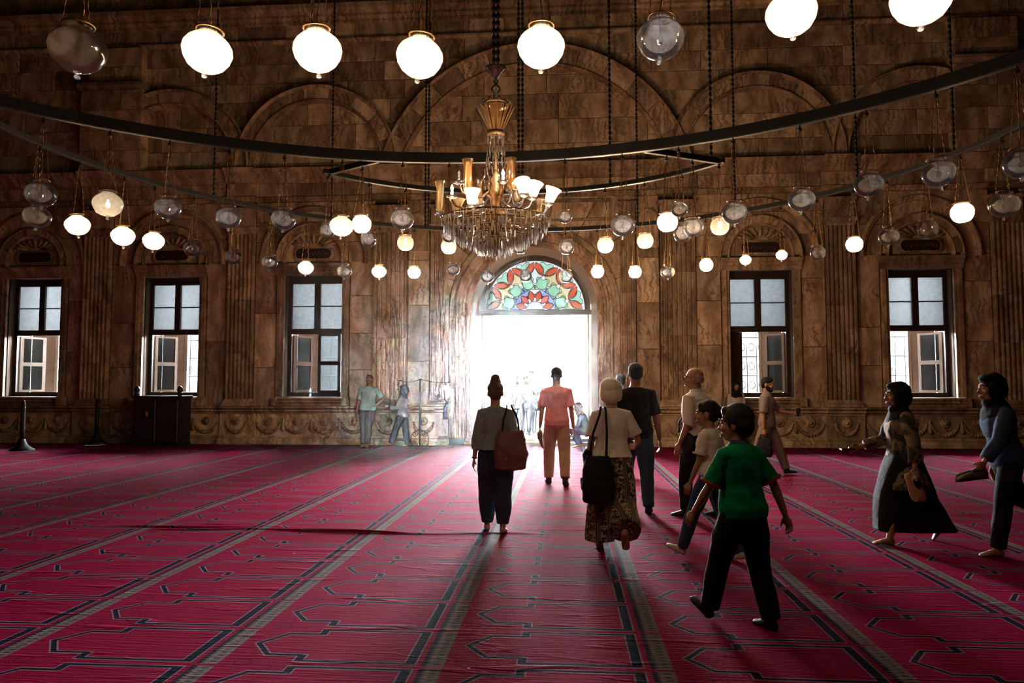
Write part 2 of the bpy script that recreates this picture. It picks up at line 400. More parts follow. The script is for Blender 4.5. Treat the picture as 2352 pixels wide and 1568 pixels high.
# ---- sweeps round arches
def arch_sweep(name, cx, zc, rad, prof, zb, mat, n=28, smooth=False, parent=W, cap=True):
    path = [(PI, zb)] if zb < zc else []
    path += [(a, None) for a in np.linspace(PI, 0, n+1)]
    if zb < zc: path.append((0, zb))
    rg = []
    for a, z in path:
        rg.append([(cx + (rad+dr)*math.cos(a), y, (zc + (rad+dr)*math.sin(a)) if z is None else z) for dr, y in prof])
    return MB().rings(rg, False, cap).build(name, mat, parent, smooth)
def voussoirs(cx, zc, r0, r1, yf, yb, n, mat=STONE, a0=0.0, a1=PI):
    A = np.linspace(a0, a1, n+1)
    for i, (a, b) in enumerate(zip(A, A[1:])):
        q = np.linspace(a+.006/r0, b-.006/r0, 5); y = yf + random.uniform(-.008, .008) - (.03 if i == n//2 and n % 2 else 0)
        MB().prism([(cx+r0*math.cos(t), zc+r0*math.sin(t)) for t in q] + [(cx+r1*math.cos(t), zc+r1*math.sin(t)) for t in q[::-1]], y, yb).build('voussoir', mat, W)
# door surround
arch_sweep('door_moulding', DX, 3.39, 1.58, [(.14,.07),(.14,-.05),(.11,-.07),(.09,-.05),(.05,-.05),(.03,-.02),(0,-.02),(0,.07)], .17, STONE_D)
arch_sweep('door_moulding', DX, 3.39, 1.72, [(.26,.07),(.26,-.12),(.22,-.16),(.17,-.16),(.15,-.12),(.09,-.12),(.06,-.07),(.02,-.06),(0,-.03),(0,.07)], .17, STONE_D)
arch_sweep('door_moulding', DX, 3.39, 1.98, [(.17,.07),(.17,-.03),(.14,-.08),(.10,-.08),(.06,-.04),(0,-.04),(0,.07)], .17, STONE)
MB().prism([(DX-.11, 4.98), (DX+.11, 4.98), (DX+.15, 5.42), (DX-.15, 5.42)], -.24, .06).build('keystone', STONE_D, W)
# deep pale reveal of the doorway
arch_sweep('door_reveal', DX, 3.39, 1.44, [(.142,.05),(.0,.44),(.0,.93),(.142,.93)], .0, CREAM)
# ---- pilasters
def pilaster(xc, w, z0, z1, nf, y=-.13):
    x0 = xc - w/2; fw = w/(nf+ (nf+1)*.35); fil = fw*.35
    pr = [(x0, .07), (x0, y)]
    for i in range(nf):
        a = x0 + fil + i*(fw+fil)
        pr += [(a + fw/2 - fw/2*math.cos(t), y + fw*.62*math.sin(t)) for t in np.linspace(0, PI, 7)]
    pr += [(x0+w, y), (x0+w, .07)]
    zz = [z0]
    while zz[-1] < z1 - 1.0: zz.append(min(z1, zz[-1] + random.uniform(.95, 1.7)))
    if zz[-1] < z1: zz[-1] = z1
    root = None
    for a, c in zip(zz, zz[1:]):
        m = MB().rings([[(px, py, a+.003) for px, py in pr], [(px, py, c-.003) for px, py in pr]])
        o = m.build('pilaster' if root is None else 'shaft_block', STONE_D, W if root is None else root)
        root = root or o
    def mo(name, zs):
        rg = [[(xc-w/2-e, .07, z), (xc+w/2+e, .07, z), (xc+w/2+e, y-e, z), (xc-w/2-e, y-e, z)] for e, z in zs]
        MB().rings(rg).build(name, STONE_D, root)
    mo('base', [(.07, z0-.14), (.07, z0-.09), (.04, z0-.07), (.055, z0-.04), (.02, z0), (0, z0+.03)])
    mo('capital', [(0, z1-.03), (.02, z1), (.02, z1+.05), (.06, z1+.10), (.06, z1+.16), (.01, z1+.18)])
    mo('impost_block', [(.0, z1+.18), (.0, z1+.56), (.05, z1+.60), (.05, z1+.66)])
    return root
for s in (-1, 1):
    pilaster(s*3.6, .84, 1.10, 5.40, 7); pilaster(s*7.51, .66, 1.10, 5.40, 6); pilaster(s*11.4, .70, 1.10, 5.40, 6)
    pilaster(s*2.38, .36, 1.10, 5.40, 3, -.09)
    # little round-headed panel beside the door arch
    q = [(s*2.88+.22*math.cos(a), 5.62+.22*math.sin(a)) for a in np.linspace(0, PI, 13)] + [(s*2.88-.22, 4.9), (s*2.88+.22, 4.9)]
    MB().prism(q, -.05, .0).build('niche_panel', STONE, W)
    arch_sweep('niche_moulding', s*2.88, 5.62, .22, [(.05,.0),(.05,-.07),(.02,-.08),(0,-.05),(0,0)], 4.9, STONE_D, 12)
# framed panel over the door
for bx in ((-2.0, 2.0, -.06, .01, 6.08, 6.15), (-2.0, 2.0, -.06, .01, 5.60, 5.66), (-2.0, -1.93, -.06, .01, 5.66, 6.08), (1.93, 2.0, -.06, .01, 5.66, 6.08)):
    MB().box(*bx).build('panel_moulding', STONE_D, W)
# ---- horizontal mouldings
def hm(name, x0, x1, prof, mat=STONE_D):
    return MB().rings([[(x0, y, z) for y, z in prof], [(x1, y, z) for y, z in prof]]).build(name, mat, W)
def ent(x0, x1, e):
    hm('architrave', x0, x1, [(.07,6.22),(-.05-e,6.22),(-.05-e,6.27),(-.09-e,6.29),(-.09-e,6.34),(-.03-e,6.36),(.07,6.36)])
    n = max(1, round((x1-x0)/1.15)); w = (x1-x0)/n
    for i in range(n): MB().slab(x0+i*w+.003, x0+(i+1)*w-.003, 6.365, 6.70, -.03-e, .07).build('frieze_slab', STONE, W)
    hm('cornice', x0, x1, [(.07,6.70),(-.08-e,6.70),(-.08-e,6.76),(-.13-e,6.80),(-.13-e,6.84),(-.20-e,6.87),(-.20-e,6.92),(-.30-e,6.97),(-.32-e,7.04),(.07,7.06)])
cuts = [(-15.9, -11.85), (-11.85, -10.95, 1), (-10.95, -7.92), (-7.92, -7.10, 1), (-7.10, -4.1), (-4.1, -3.1, 1), (-3.1, -2.1), (-2.1, 2.1), (2.1, 3.1), (3.1, 4.1, 1), (4.1, 7.10), (7.10, 7.92, 1), (7.92, 10.95), (10.95, 11.85, 1), (11.85, 14.9)]
for q in cuts: ent(q[0], q[1], .10 if len(q) > 2 else 0)
for z0, pr in ((10.42, [(.07,0),(-.05,0),(-.10,.05),(-.10,.09),(-.04,.13),(.07,.14)]), (10.93, [(.07,0),(-.08,0),(-.08,.08),(-.16,.13),(-.16,.20),(-.28,.30),(-.30,.42),(.07,.45)]), (11.9, [(.07,0),(-.1,0),(-.2,.12),(-.2,.3),(.07,.32)])):
    for x0, x1 in ((-15.9, -8), (-8, -3), (-3, 2.5), (2.5, 8), (8, 14.9)): hm('string_course', x0, x1, [(y, z0+z) for y, z in pr])
# ---- upper wall: coursed blocks and blind arches
z = 7.06; row = 0
while z < 13.3:
    h = random.uniform(.46, .66); x = -15.9 + random.uniform(0, .6)
    px = -15.9
    while px < 14.8:
        wd = random.uniform(.9, 2.3); nx = min(14.9, px+wd)
        if not (z > 12.3 and abs(px) > 9): MB().slab(px+.005, nx-.005, z+.005, min(13.45, z+h)-.005, random.uniform(-.012, .006), .065).build('stone_block', STONE, W)
        px = nx
    z += h; row += 1
def upper_arch(cx, zc, rin, rout, a0, n):
    voussoirs(cx, zc, rin+.06, rout-.09, -.20, .02, n, STONE, a0, PI-a0)
    def half(dr0, prof):
        rg = [[(cx+(dr0+dr)*math.cos(a), y, zc+(dr0+dr)*math.sin(a)) for dr, y in prof] for a in np.linspace(PI-a0, a0, 41)]
        MB().rings(rg).build('arch_moulding', STONE_D, W)
    half(rout-.09, [(.09,.02),(.09,-.24),(.05,-.30),(.02,-.26),(0,-.20),(0,.02)])
    half(rin, [(.06,.02),(.06,-.20),(.04,-.25),(.01,-.25),(0,-.15),(0,.02)])
upper_arch(DX, 6.09, 3.50, 4.07, math.asin(.97/4.07)+.02, 13)
for s in (-1, 1):
    upper_arch(s*5.55, 7.09, 1.72, 2.15, .0, 9); upper_arch(s*9.45, 7.09, 1.72, 2.15, .0, 9)
# corner piers of the upper wall
for s in (-1, 1):
    a, c = sorted((s*10.16, s*11.85)); z = 7.06
    while z < 9.2:
        h = .54; cut = a + (c-a)*random.uniform(.35, .65)
        MB().slab(a, cut-.004, z+.004, z+h-.004, -.33, .02).build('pier_block', STONE, W); MB().slab(cut+.004, c, z+.004, z+h-.004, -.33, .02).build('pier_block', STONE, W)
        z += h
    hm('pier_cap', a-.06, c+.06, [(.02,9.22),(-.36,9.22),(-.44,9.30),(-.44,9.38),(.02,9.40)])
    z = 9.40
    while z < 10.4:
        MB().slab(a+.1, c-.1, z+.004, min(10.42, z+.5)-.004, -.22, .02).build('pier_block', STONE, W); z += .5
# ---- dado
def dado(x0, x1, e):
    hm('plinth', x0, x1, [(.07,0),(-.26-e,0),(-.26-e,.10),(-.22-e,.15),(-.13-e,.17),(-.12-e,.22),(.07,.22)])
    hm('dado_frieze', x0, x1, [(.07,.22),(-.08-e,.22),(-.08-e,.76),(.07,.76)], STONE)
    hm('dado_cap', x0, x1, [(.07,.76),(-.10-e,.76),(-.10-e,.80),(-.16-e,.82),(-.16-e,.86),(-.13-e,.87),(-.20-e,.91),(-.20-e,.95),(.07,.96)])
dd = [(-15.9, -11.9), (-11.9, -10.9, 1), (-10.9, -7.95), (-7.95, -7.07, 1), (-7.07, -4.13), (-4.13, -3.07, 1), (-3.07, -2.10), (2.20, 3.07), (3.07, 4.13, 1), (4.13, 7.07), (7.07, 7.95, 1), (7.95, 10.9), (10.9, 11.9, 1), (11.9, 14.9)]
for q in dd: dado(q[0], q[1], .07 if len(q) > 2 else 0)
def ydisc(prof, n=16, c=(0,0,0)):
    return MB().rings([[(c[0]+r*math.cos(2*PI*k/n), c[1]-d, c[2]+r*math.sin(2*PI*k/n)) for k in range(n)] for r, d in prof])
GAR = MB().tube([(.315*math.cos(a), 0, .04+.30*math.sin(a)) for a in np.linspace(-PI*.97, -PI*.03, 15)], [.024+.026*math.sin(PI*i/14) for i in range(15)], 8).build('garland', STONE_D, W, True)
# leaf ribs on the garland
gm = MB()
for i in range(13):
    a = -PI*(.08+.84*i/12); c = (.315*math.cos(a), 0, .04+.30*math.sin(a)); rr = .034+.022*math.sin(PI*(i+1)/14)
    gm.ell(c, (rr*.5, rr*1.05, rr*1.05), 6, 4, Matrix.Rotation(-(a+PI/2), 3, 'Y'))
RIB = gm.build('garland_leaves', STONE_D, GAR, True)
ROS = ydisc([(.105,-.02),(.105,.02),(.085,.035),(.07,.02),(.065,.02),(.05,.05),(.035,.05),(.03,.075),(.012,.09),(.001,.092)]).build('rosette', STONE_D, W, True)
TAS = MB().lathe([(.012,.16),(.03,.13),(.02,.10),(.03,.05),(.05,-.07),(.045,-.13),(.005,-.16)], 8).build('tassel', STONE_D, W, True)
first = [True]
def swag(x, e=0, sx=1.0, tas=True):
    y = -.09-e; z = .56
    if first[0]:
        GAR.location = (x, y, z); ROS.location = (x, y, z+.02); TAS.location = (x+.385, y-.01, z-.08); first[0] = False; return
    gq = inst(GAR, W, (x, y, z), 0, (sx, 1, 1)); inst(RIB, gq); inst(ROS, W, (x, y, z+.02))
    if tas: inst(TAS, W, (x+.385, y-.01, z-.08))
for xc in (-13.4, -9.43, -5.6, 5.6, 9.43, 13.2):
    for i in range(4): swag(xc + (i-1.5)*.73, 0, 1.0, i < 3)
for s in (-1, 1):
    swag(s*3.6, .07, .92, False); swag(s*7.51, .07, .85, False); swag(s*11.4, .07, .85, False); swag(s*2.72, 0, .8, False)
# ---- windows
def win_surround(x):
    for s in (-1, 1): MB().rings([[(x+s*HW, .10, z), (x+s*HW, -.02, z), (x+s*(HW+.07), -.02, z), (x+s*(HW+.08), -.07, z), (x+s*(HW+.17), -.07, z), (x+s*(HW+.18), -.03, z), (x+s*(HW+.18), .10, z)] for z in (1.19, 4.30)]).build('window_architrave', STONE_D, W)
    hm('window_lintel', x-HW-.22, x+HW+.22, [(.07,4.30),(-.05,4.30),(-.05,4.40),(-.09,4.42),(-.09,4.48),(-.15,4.53),(-.15,4.60),(.07,4.62)])
    hm('window_sill', x-HW-.24, x+HW+.24, [(.32,.955),(-.06,.955),(-.08,1.02),(-.13,1.06),(-.13,1.10),(-.17,1.13),(-.17,1.18),(.32,1.19)])
    for s in (-1, 1): MB().slab(x+s*(HW+.15)-.08, x+s*(HW+.15)+.08, .96, 1.19, -.20, .05).build('sill_block', STONE_D, W)
    voussoirs(x, 4.66, .80, .95, -.10, .02, 7)
    arch_sweep('arch_moulding', x, 4.66, .95, [(.05,.02),(.05,-.12),(.02,-.15),(0,-.12),(0,.02)], 4.62, STONE_D, 24)
    arch_sweep('arch_moulding', x, 4.66, .74, [(.06,.02),(.06,-.10),(.03,-.12),(0,-.06),(0,.02)], 4.62, STONE_D, 24)
    arch_sweep('arch_moulding', x, 4.68, 1.28, [(.15,.02),(.15,-.06),(.12,-.10),(.08,-.10),(.05,-.05),(.02,-.05),(0,.02)], 2.0 if False else 4.6, STONE_D, 28)
    # shell above a dark oval plaque
    for i, a in enumerate(np.linspace(.25, PI-.25, 9)):
        MB().tube([(x+.22*math.cos(a), -.02, 5.03+.10*math.sin(a)), (x+.45*math.cos(a), -.04, 5.05+.20*math.sin(a)), (x+.60*math.cos(a), -.05, 5.05+.30*math.sin(a))], [.02, .045, .03], 6).build('shell_rib', STONE_D, W, True)
    pl = [(x+.36+.11*math.cos(a), 4.86+.13*math.sin(a)) for a in np.linspace(-PI/2, PI/2, 9)] + [(x-.36-.11*math.cos(a), 4.86-.13*math.sin(a)) for a in np.linspace(-PI/2, PI/2, 9)]
    p = MB().prism(pl, -.03, .02).build('plaque', WOOD_D, W)
    o = [(px + (.05 if px > x else -.05), pz + (.05 if pz > 4.86 else -.05)) for px, pz in pl]
    MB().rings([[(a[0], -.07, a[1]) for a in pl], [(a[0], .02, a[1]) for a in pl], [(a[0], .02, a[1]) for a in o], [(a[0], -.05, a[1]) for a in o]], True).build('plaque_frame', STONE_D, W)
    rr = random.Random(int(x*10))
    for i in range(7):                                # faint raised script on the plaque
        cx = x - .33 + .11*i; MB().tube([(cx, -.035, 4.83+rr.uniform(-.03,.03)), (cx+.03, -.038, 4.90+rr.uniform(-.03,.05)), (cx+.07, -.035, 4.86), (cx+.09, -.035, 4.80+rr.uniform(0,.06))], .008, 5).build('script_stroke', BRASS, p, True)
for x in WX: win_surround(x)
win_surround(13.18)
def window(i, x, m):
    r = empty('window_%d' % (i+1), (x, .35, 1.19), kind='structure',
              label=['tall dark wood window at the far left edge', 'tall dark wood window behind the black cabinet', 'tall dark wood window left of the doorway', 'tall dark wood window behind the man with a phone', 'tall dark wood window above the woman with patterned cardigan'][i], cat='window')
    H = 3.11; w = HW
    B = lambda name, mat, *bx: MB().box(*bx).build(name, mat, r)
    B('jamb', WOOD_D, -w, -w+.09, -.04, .06, 0, H); B('jamb', WOOD_D, w-.09, w, -.04, .06, 0, H)
    B('head_rail', WOOD_D, -w+.09, w-.09, -.04, .06, H-.17, H); B('bottom_rail', WOOD_D, -w+.09, w-.09, -.04, .06, 0, .11)
    B('mid_rail', WOOD_D, -w+.09, w-.09, -.05, .06, 1.62, 1.76); B('mullion', WOOD_D, -.075, .075, -.05, .06, 1.76, H-.17)
    for s in (-1, 1):
        a, c = sorted((s*.075, s*(w-.09)))
        B('glazing_bar', WOOD_D, a, c, 0, .03, 2.335, 2.362)
        for z0, z1 in ((1.76, 2.335), (2.362, H-.17)): MB().box(a, c, .008, .020, z0, z1).build('pane', GL_PANE, r)
    # a second, closed leaf: stile
    def leaf(name, mat, hx, hy, ang, wd, z0, z1, panels, pm, th=.045):
        d = Vector((math.cos(ang), math.sin(ang), 0)); n = Vector((-d.y, d.x, 0))
        def bx(mbb, a, c, za, zb, t=th):
            q = [Vector((hx, hy, 0)) + d*u + n*k for u, k in ((a, -t/2), (c, -t/2), (c, t/2), (a, t/2))]
            mbb.rings([[(p.x, p.y, za) for p in q], [(p.x, p.y, zb) for p in q]])
        q = MB(); bx(q, 0, .075, z0, z1); bx(q, wd-.075, wd, z0, z1)
        zz = np.linspace(z0, z1, panels+1)
        for j, zc in enumerate(zz): bx(q, .075, wd-.075, max(z0, zc-.05), min(z1, zc+.05))
        root = q.build(name, mat, r)
        for j in range(panels):
            q = MB(); bx(q, .075, wd-.075, zz[j]+.05, zz[j+1]-.05, .012); q.build('pane' if pm is GL_PANE2 else 'panel', pm, root)
            if pm is not GL_PANE2:
                a = Vector((hx, hy, 0)) + d*.09 - n*.012; c = Vector((hx, hy, 0)) + d*(wd-.09) - n*.012
                MB().tube([(a.x, a.y, zz[j]+.08), (c.x, c.y, zz[j+1]-.08)], .008, 4).build('panel_bead', mat, root)
        return root
    leaf('casement', WOOD_L if i in (0, 1, 3, 4) else WOOD_L, m*(w-.10), .07, PI/2 + m*R(32), .62, .12, 1.60, 2, GL_PANE2)
    leaf('shutter', WOOD_L, m*w, .62, PI/2 + m*R(50), .62, .02, 1.70, 2, WOOD_L)
    leaf('shutter', WOOD_D, -m*w, .62, PI/2 - m*R(8), .55, .02, 1.70, 2, WOOD_D)
    if i == 2 or i == 3:
        leaf('casement', WOOD_D, -m*.02 if i == 2 else -m*(w-.09), .03, (0 if m < 0 else PI) if i == 2 else PI/2 - m*R(75) , .60 if i == 2 else .30, .11, 1.62, 2 if i == 2 else 2, GL_PANE2 if i == 2 else WOOD_D)
    # iron grille: bars and scroll circles
    q = MB(); gy = 1.12
    for u in np.linspace(-.74, .74, 7): q.tube([(u, gy, .0), (u, gy, 3.1)], .016, 5)
    for zc in np.linspace(.05, 3.05, 7): q.tube([(-.76, gy, zc), (.76, gy, zc)], .018, 5)
    for a in range(6):
        for c in range(6):
            cxx = -.74 + 1.48*(a+.5)/6; czz = .05 + .5*(c+.5)
            q.tube([(cxx+.075*math.cos(t), gy, czz+.10*math.sin(t)) for t in np.linspace(0, 2*PI, 11)[:-1]], .012, 4, True)
            for sgn in (-1, 1): q.tube([(cxx+sgn*.05, gy, czz-.2), (cxx+sgn*.10, gy, czz-.12), (cxx+sgn*.04, gy, czz-.10)], .007, 4)
    gq = q.build('grille', IRON, r)
    for sx in (-1, 1): MB().box(sx*.78-.02, sx*.78+.02, .60, 1.14, 0, .03).box(sx*.78-.02, sx*.78+.02, .60, 1.14, 3.05, 3.08).build('grille_bracket', IRON, gq)
    return r
for i, x in enumerate(WX): window(i, x, -1 if x < 0 else 1)
# dark screen walls and right roof added to cut window daylight; left: gallery roof
GARDEN = plain('darkened_courtyard_stone', (.15,.145,.14), .8, var=.15, scale=2)
tag(MB().box(2.5, 14.5, 5.2, 5.5, .1, 3.5).build('daylight_screen_wall', GARDEN), 'dark wall added outside the right windows to cut their light', 'wall', kind='structure')
tag(MB().box(-18, -2.4, 5.2, 5.5, .1, 3.3).build('daylight_screen_wall', GARDEN), 'dark wall added outside the left windows to cut their light', 'wall', kind='structure')
gr = MB().box(-18, -3.2, .95, 6.0, 5.6, 5.8).build('gallery_shade_roof', GARDEN); tag(gr, 'flat roof of the gallery outside the left windows', 'roof', kind='structure')
g2 = MB().box(2.5, 14.5, .95, 6.0, 5.6, 5.8).build('gallery_shade_roof', GARDEN); tag(g2, 'flat roof added outside the right windows to block sky light', 'roof', kind='structure')
for x in (3.6, 7.5, 11.3): MB().lathe([(.22,.14),(.22,.3),(.15,.4),(.14,5.2),(.22,5.4),(.22,5.6)], 14, (x, 5.8, 0)).build('column', GARDEN, g2, True)
for x in (-15.5, -11.3, -7.5, -3.6): MB().lathe([(.22,.14),(.22,.3),(.15,.4),(.14,5.2),(.22,5.4),(.22,5.6)], 14, (x, 5.8, 0)).build('column', GARDEN, gr, True)
# ---- doorway
d = empty('door_1', (DX, 0, 0), kind='structure', label='open arched doorway full of daylight with folded door leaves', cat='door')
MB().rings([[(-1.72, y, z) for y, z in pr] for pr in [[(1.5,0),(-.20,0),(-.22,.06),(-.18,.09),(-.02,.10),(-.02,.17),(1.5,.17)]]] + [[(1.72, y, z) for y, z in [(1.5,0),(-.20,0),(-.22,.06),(-.18,.09),(-.02,.10),(-.02,.17),(1.5,.17)]]]).build('threshold', CREAM, d)
for s in (-1, 1):
    lf = MB().box(*sorted((s*1.40, s*1.34)), .56, 2.0, .18, 3.28).build('door_leaf', WOOD_L, d)
    for z0, z1 in ((.4, 1.5), (1.7, 3.1)): MB().box(*sorted((s*1.34, s*1.325)), .75, 1.8, z0, z1).build('panel', WOOD_L, lf)
MB().box(-1.44, 1.44, .48, .60, 3.28, 3.42).build('transom', WOOD_D, d)
MB().box(-1.46, 1.46, .45, .62, 3.36, 3.40).build('transom_moulding', WOOD_D, d)
# ---- stained glass fanlight
fan = empty('window_6', (DX, .5, 3.42), kind='structure', label='half-round stained glass fanlight above the open doorway', cat='window')
rg = []
for a in np.linspace(PI, 0, 33):
    rg.append([(r*math.cos(a), y, r*math.sin(a)) for r, y in ((1.28, .06), (1.28, -.04), (1.34, -.06), (1.43, -.06), (1.43, .06))])
MB().rings(rg).build('arched_frame', WOOD_D, fan)
def stained(name, c, bright=1.0):
    m, N, L, b = nmat(name); nt = m.node_tree; N.remove(b); out = [n for n in N if n.type == 'OUTPUT_MATERIAL'][0]
    t = N.new('ShaderNodeBsdfTransparent'); nz = noise(nt, coord(nt), 11, 3)
    a = tuple(min(1, x*bright)**.5 for x in c); L.new(mixc(nt, nz, tuple(x*.86 for x in a), tuple(min(1, x*1.15) for x in a)), t.inputs[0])
    g_ = N.new('ShaderNodeBsdfGlossy'); g_.inputs['Roughness'].default_value = .15; mx = N.new('ShaderNodeMixShader'); mx.inputs[0].default_value = .03
    L.new(t.outputs[0], mx.inputs[1]); L.new(g_.outputs[0], mx.inputs[2]); L.new(mx.outputs[0], out.inputs[0]); return m
SG = {'r': stained('red_glass', (.85,.13,.06)), 'R': stained('deep_red_glass', (.75,.05,.04)), 'g': stained('green_glass', (.35,.70,.45)), 'b': stained('blue_glass', (.42,.40,.85)), 'o': stained('amber_glass', (1.0,.72,.42)), 'w': stained('milky_glass', (.96,.98,.95)), 'B': stained('dimming_backing_glass', (1,1,.98), 1.15/SKY), 't': stained('pale_green_glass', (.50,.95,.68))}  # backing glass tinted nearly black to dim the sky behind the fanlight
came = MB()
def pane(poly, c, y=0.0):
    poly = [(p[0], max(.01, p[1])) for p in poly]
    MB().prism(poly, y, y+.008).build('pane', SG[c], fan)
    came.tube([(p[0], y-.002, p[1]) for p in poly], .0075, 5, True)
def lobed(r, a, s, n, k, ph, dep=.28):
    cx, cz = 1.28*r*math.cos(a), 1.28*r*math.sin(a)
    return [(cx + 1.28*s*(1+dep*math.cos(n*(t-ph)))*math.cos(t)/(1+dep*.6), cz + 1.28*s*(1+dep*math.cos(n*(t-ph)))*math.sin(t)/(1+dep*.6)) for t in np.linspace(0, 2*PI, k+1)[:-1]]
bk = [(1.29*math.cos(a), 1.29*math.sin(a)) for a in np.linspace(0, PI, 33)]
MB().prism(bk, .024, .030).build('pane', SG['B'], fan)
pane([(.22*math.cos(a)*(1+.06*math.cos(13*a)), .22*math.sin(a)*(1+.06*math.cos(13*a))) for a in np.linspace(0, PI, 40)], 'w')
for k in range(6):
    a = R(15+30*k)
    pane(lobed(.28, a, .092, 4, 24, a), 'R' if k in (1, 4) else 'r'); pane(lobed(.53, a, .155, 4, 28, a+PI/4), 'g')
    i_ = (1.28*.70*math.cos(a), 1.28*.70*math.sin(a))
    for s in (-1, 1):
        a2 = a + s*R(14.2); o_ = (1.28*.97*math.cos(a2), 1.28*.97*math.sin(a2))
        dx, dz = o_[0]-i_[0], o_[1]-i_[1]; nx, nz = -dz, dx
        pane([(i_[0]+dx*t + nx*.22*math.sin(PI*t)*(1-.12*math.cos(4*PI*t)), i_[1]+dz*t + nz*.22*math.sin(PI*t)) for t in np.linspace(.03, .97, 9)] + [(i_[0]+dx*t - nx*.22*math.sin(PI*t), i_[1]+dz*t - nz*.22*math.sin(PI*t)) for t in np.linspace(.97, .03, 9)], 'r')
    pane(lobed(.875, a, .135, 3, 24, a+PI, .45), 't')
for k in range(7):
    a = R(30*k)
    pane(lobed(.40, a, .095, 4, 20, a, .22), 'w' if k == 3 else 'b'); pane(lobed(.69, a, .145, 4, 24, a, .25), 'w' if k == 3 else 'o')
came.build('lead_came', IRON, fan)
# ================================================================== LAMPS
ORD = 'first second third fourth fifth sixth seventh eighth ninth tenth eleventh twelfth thirteenth fourteenth fifteenth sixteenth seventeenth eighteenth nineteenth twentieth twenty-first twenty-second twenty-third twenty-fourth twenty-fifth twenty-sixth twenty-seventh'.split()
RING = {'A': (.27,-10.72,5.4), 'B': (-.1,-15.4,6.05), 'C': (-.04,-21.8,7.96), 'K': (.22,-11.03,3.16)}
RZ = 4.2
def ringmesh(name, label, c, a0, a1, bh=.085, n=60):
    o = empty(name, (c[0], c[1], RZ), 0, label, 'lamp ring', 'iron lamp rings')
    def sw(nm, prof, mat):
        MB().rings([[((c[2]+dr)*math.cos(a), (c[2]+dr)*math.sin(a), z) for dr, z in prof] for a in np.linspace(R(a0), R(a1), n+1)]).build(nm, mat, o)
    sw('beam', [(-.022,.012),(.022,.012),(.022,bh),(-.022,bh)], IRON)
    sw('flange', [(-.026,0),(.026,0),(.026,.012),(-.026,.012)], STEEL)
    return o
rA = ringmesh('lamp_ring', 'thin iron lamp ring hanging farthest back, nearest the door wall', RING['A'], -4, 184, .07)
rB = ringmesh('lamp_ring', 'thick black iron lamp ring crossing the whole picture above the chandelier', RING['B'], -8, 188, .125)
rC = ringmesh('lamp_ring', 'iron lamp ring overhead carrying the nearest row of globe lamps', RING['C'], 52, 128, .085)
rK = ringmesh('lamp_ring', 'short curved iron lamp bar behind the chandelier with two end struts', RING['K'], 36.5, 141.5, .06)
for p, q in (((-2.21,-8.99), (-1.43,-9.46)), ((2.74,-9.08), (1.75,-9.60))):
    a = Vector((p[0]-RING['K'][0], p[1]-RING['K'][1], 0)); b = Vector((q[0]-RING['K'][0], q[1]-RING['K'][1], 0)); t = (b-a).normalized(); n = Vector((-t.y, t.x, 0))
    for nm, h0, h1, wd, mt in (('strut', .012, .07, .02, IRON), ('strut_flange', 0, .012, .024, STEEL)):
        rg = [[(e+n*k).to_tuple()[:2] + (z,) for k, z in ((-wd, h0), (wd, h0), (wd, h1), (-wd, h1))] for e in (a-t*.03, b)]
        MB().rings(rg).build(nm, mt, rK)
# globe meshes (unit diameter)
PF = [(.001,-.42),(.12,-.412),(.24,-.375),(.36,-.29),(.455,-.15),(.5,0),(.485,.11),(.42,.22),(.32,.31),(.235,.36),(.205,.40),(.215,.43),(.27,.455)]
PB = [(.001,-.45),(.19,-.45),(.27,-.42),(.38,-.33),(.465,-.17),(.5,.01),(.475,.16),(.40,.29),(.32,.365),(.30,.40),(.32,.43),(.37,.45)]
def lring(prof, n):
    return [[(r*math.cos(2*PI*k/n), r*math.sin(2*PI*k/n), z) for k in range(n)] for r, z in prof]
GM = {'f': MB().rings(lring(PF, 28), False, False).mesh('globe'), 'b': MB().rings(lring(PB, 28), False, False).mesh('globe')}
for me in GM.values(): me.polygons.foreach_set('use_smooth', [True]*len(me.polygons)); me.materials.append(GL_CLEAR)
RM = {}
for t, (r, z) in {'f': (.265, .455), 'b': (.36, .445)}.items():
    me = MB().rings([[((r+.022*math.cos(b))*math.cos(2*PI*k/24), (r+.022*math.cos(b))*math.sin(2*PI*k/24), z+.018*math.sin(b)) for k in range(24)] for b in np.linspace(0, 2*PI, 7)[:-1]], True).mesh('rim')
    me.materials.append(BRASS); me.polygons.foreach_set('use_smooth', [True]*len(me.polygons)); RM[t] = me
FM = MB().lathe([(.001,-.56),(.045,-.55),(.062,-.515),(.04,-.475),(.035,-.46),(.065,-.435),(.07,-.41)], 10).mesh('finial'); FM.materials.append(GL_GREY); FM.polygons.foreach_set('use_smooth', [True]*len(FM.polygons))
BM = MB().lathe([(.001,-.12),(.05,-.10),(.075,-.04),(.06,.03),(.03,.08),(.03,.16),(.001,.16)], 10).mesh('bulb'); BM.materials.append(BULB_OFF)
BML = BM.copy(); BML.materials.clear(); BML.materials.append(BULB)
def mslot(o, mat): o.material_slots[0].link = 'OBJECT'; o.material_slots[0].material = mat
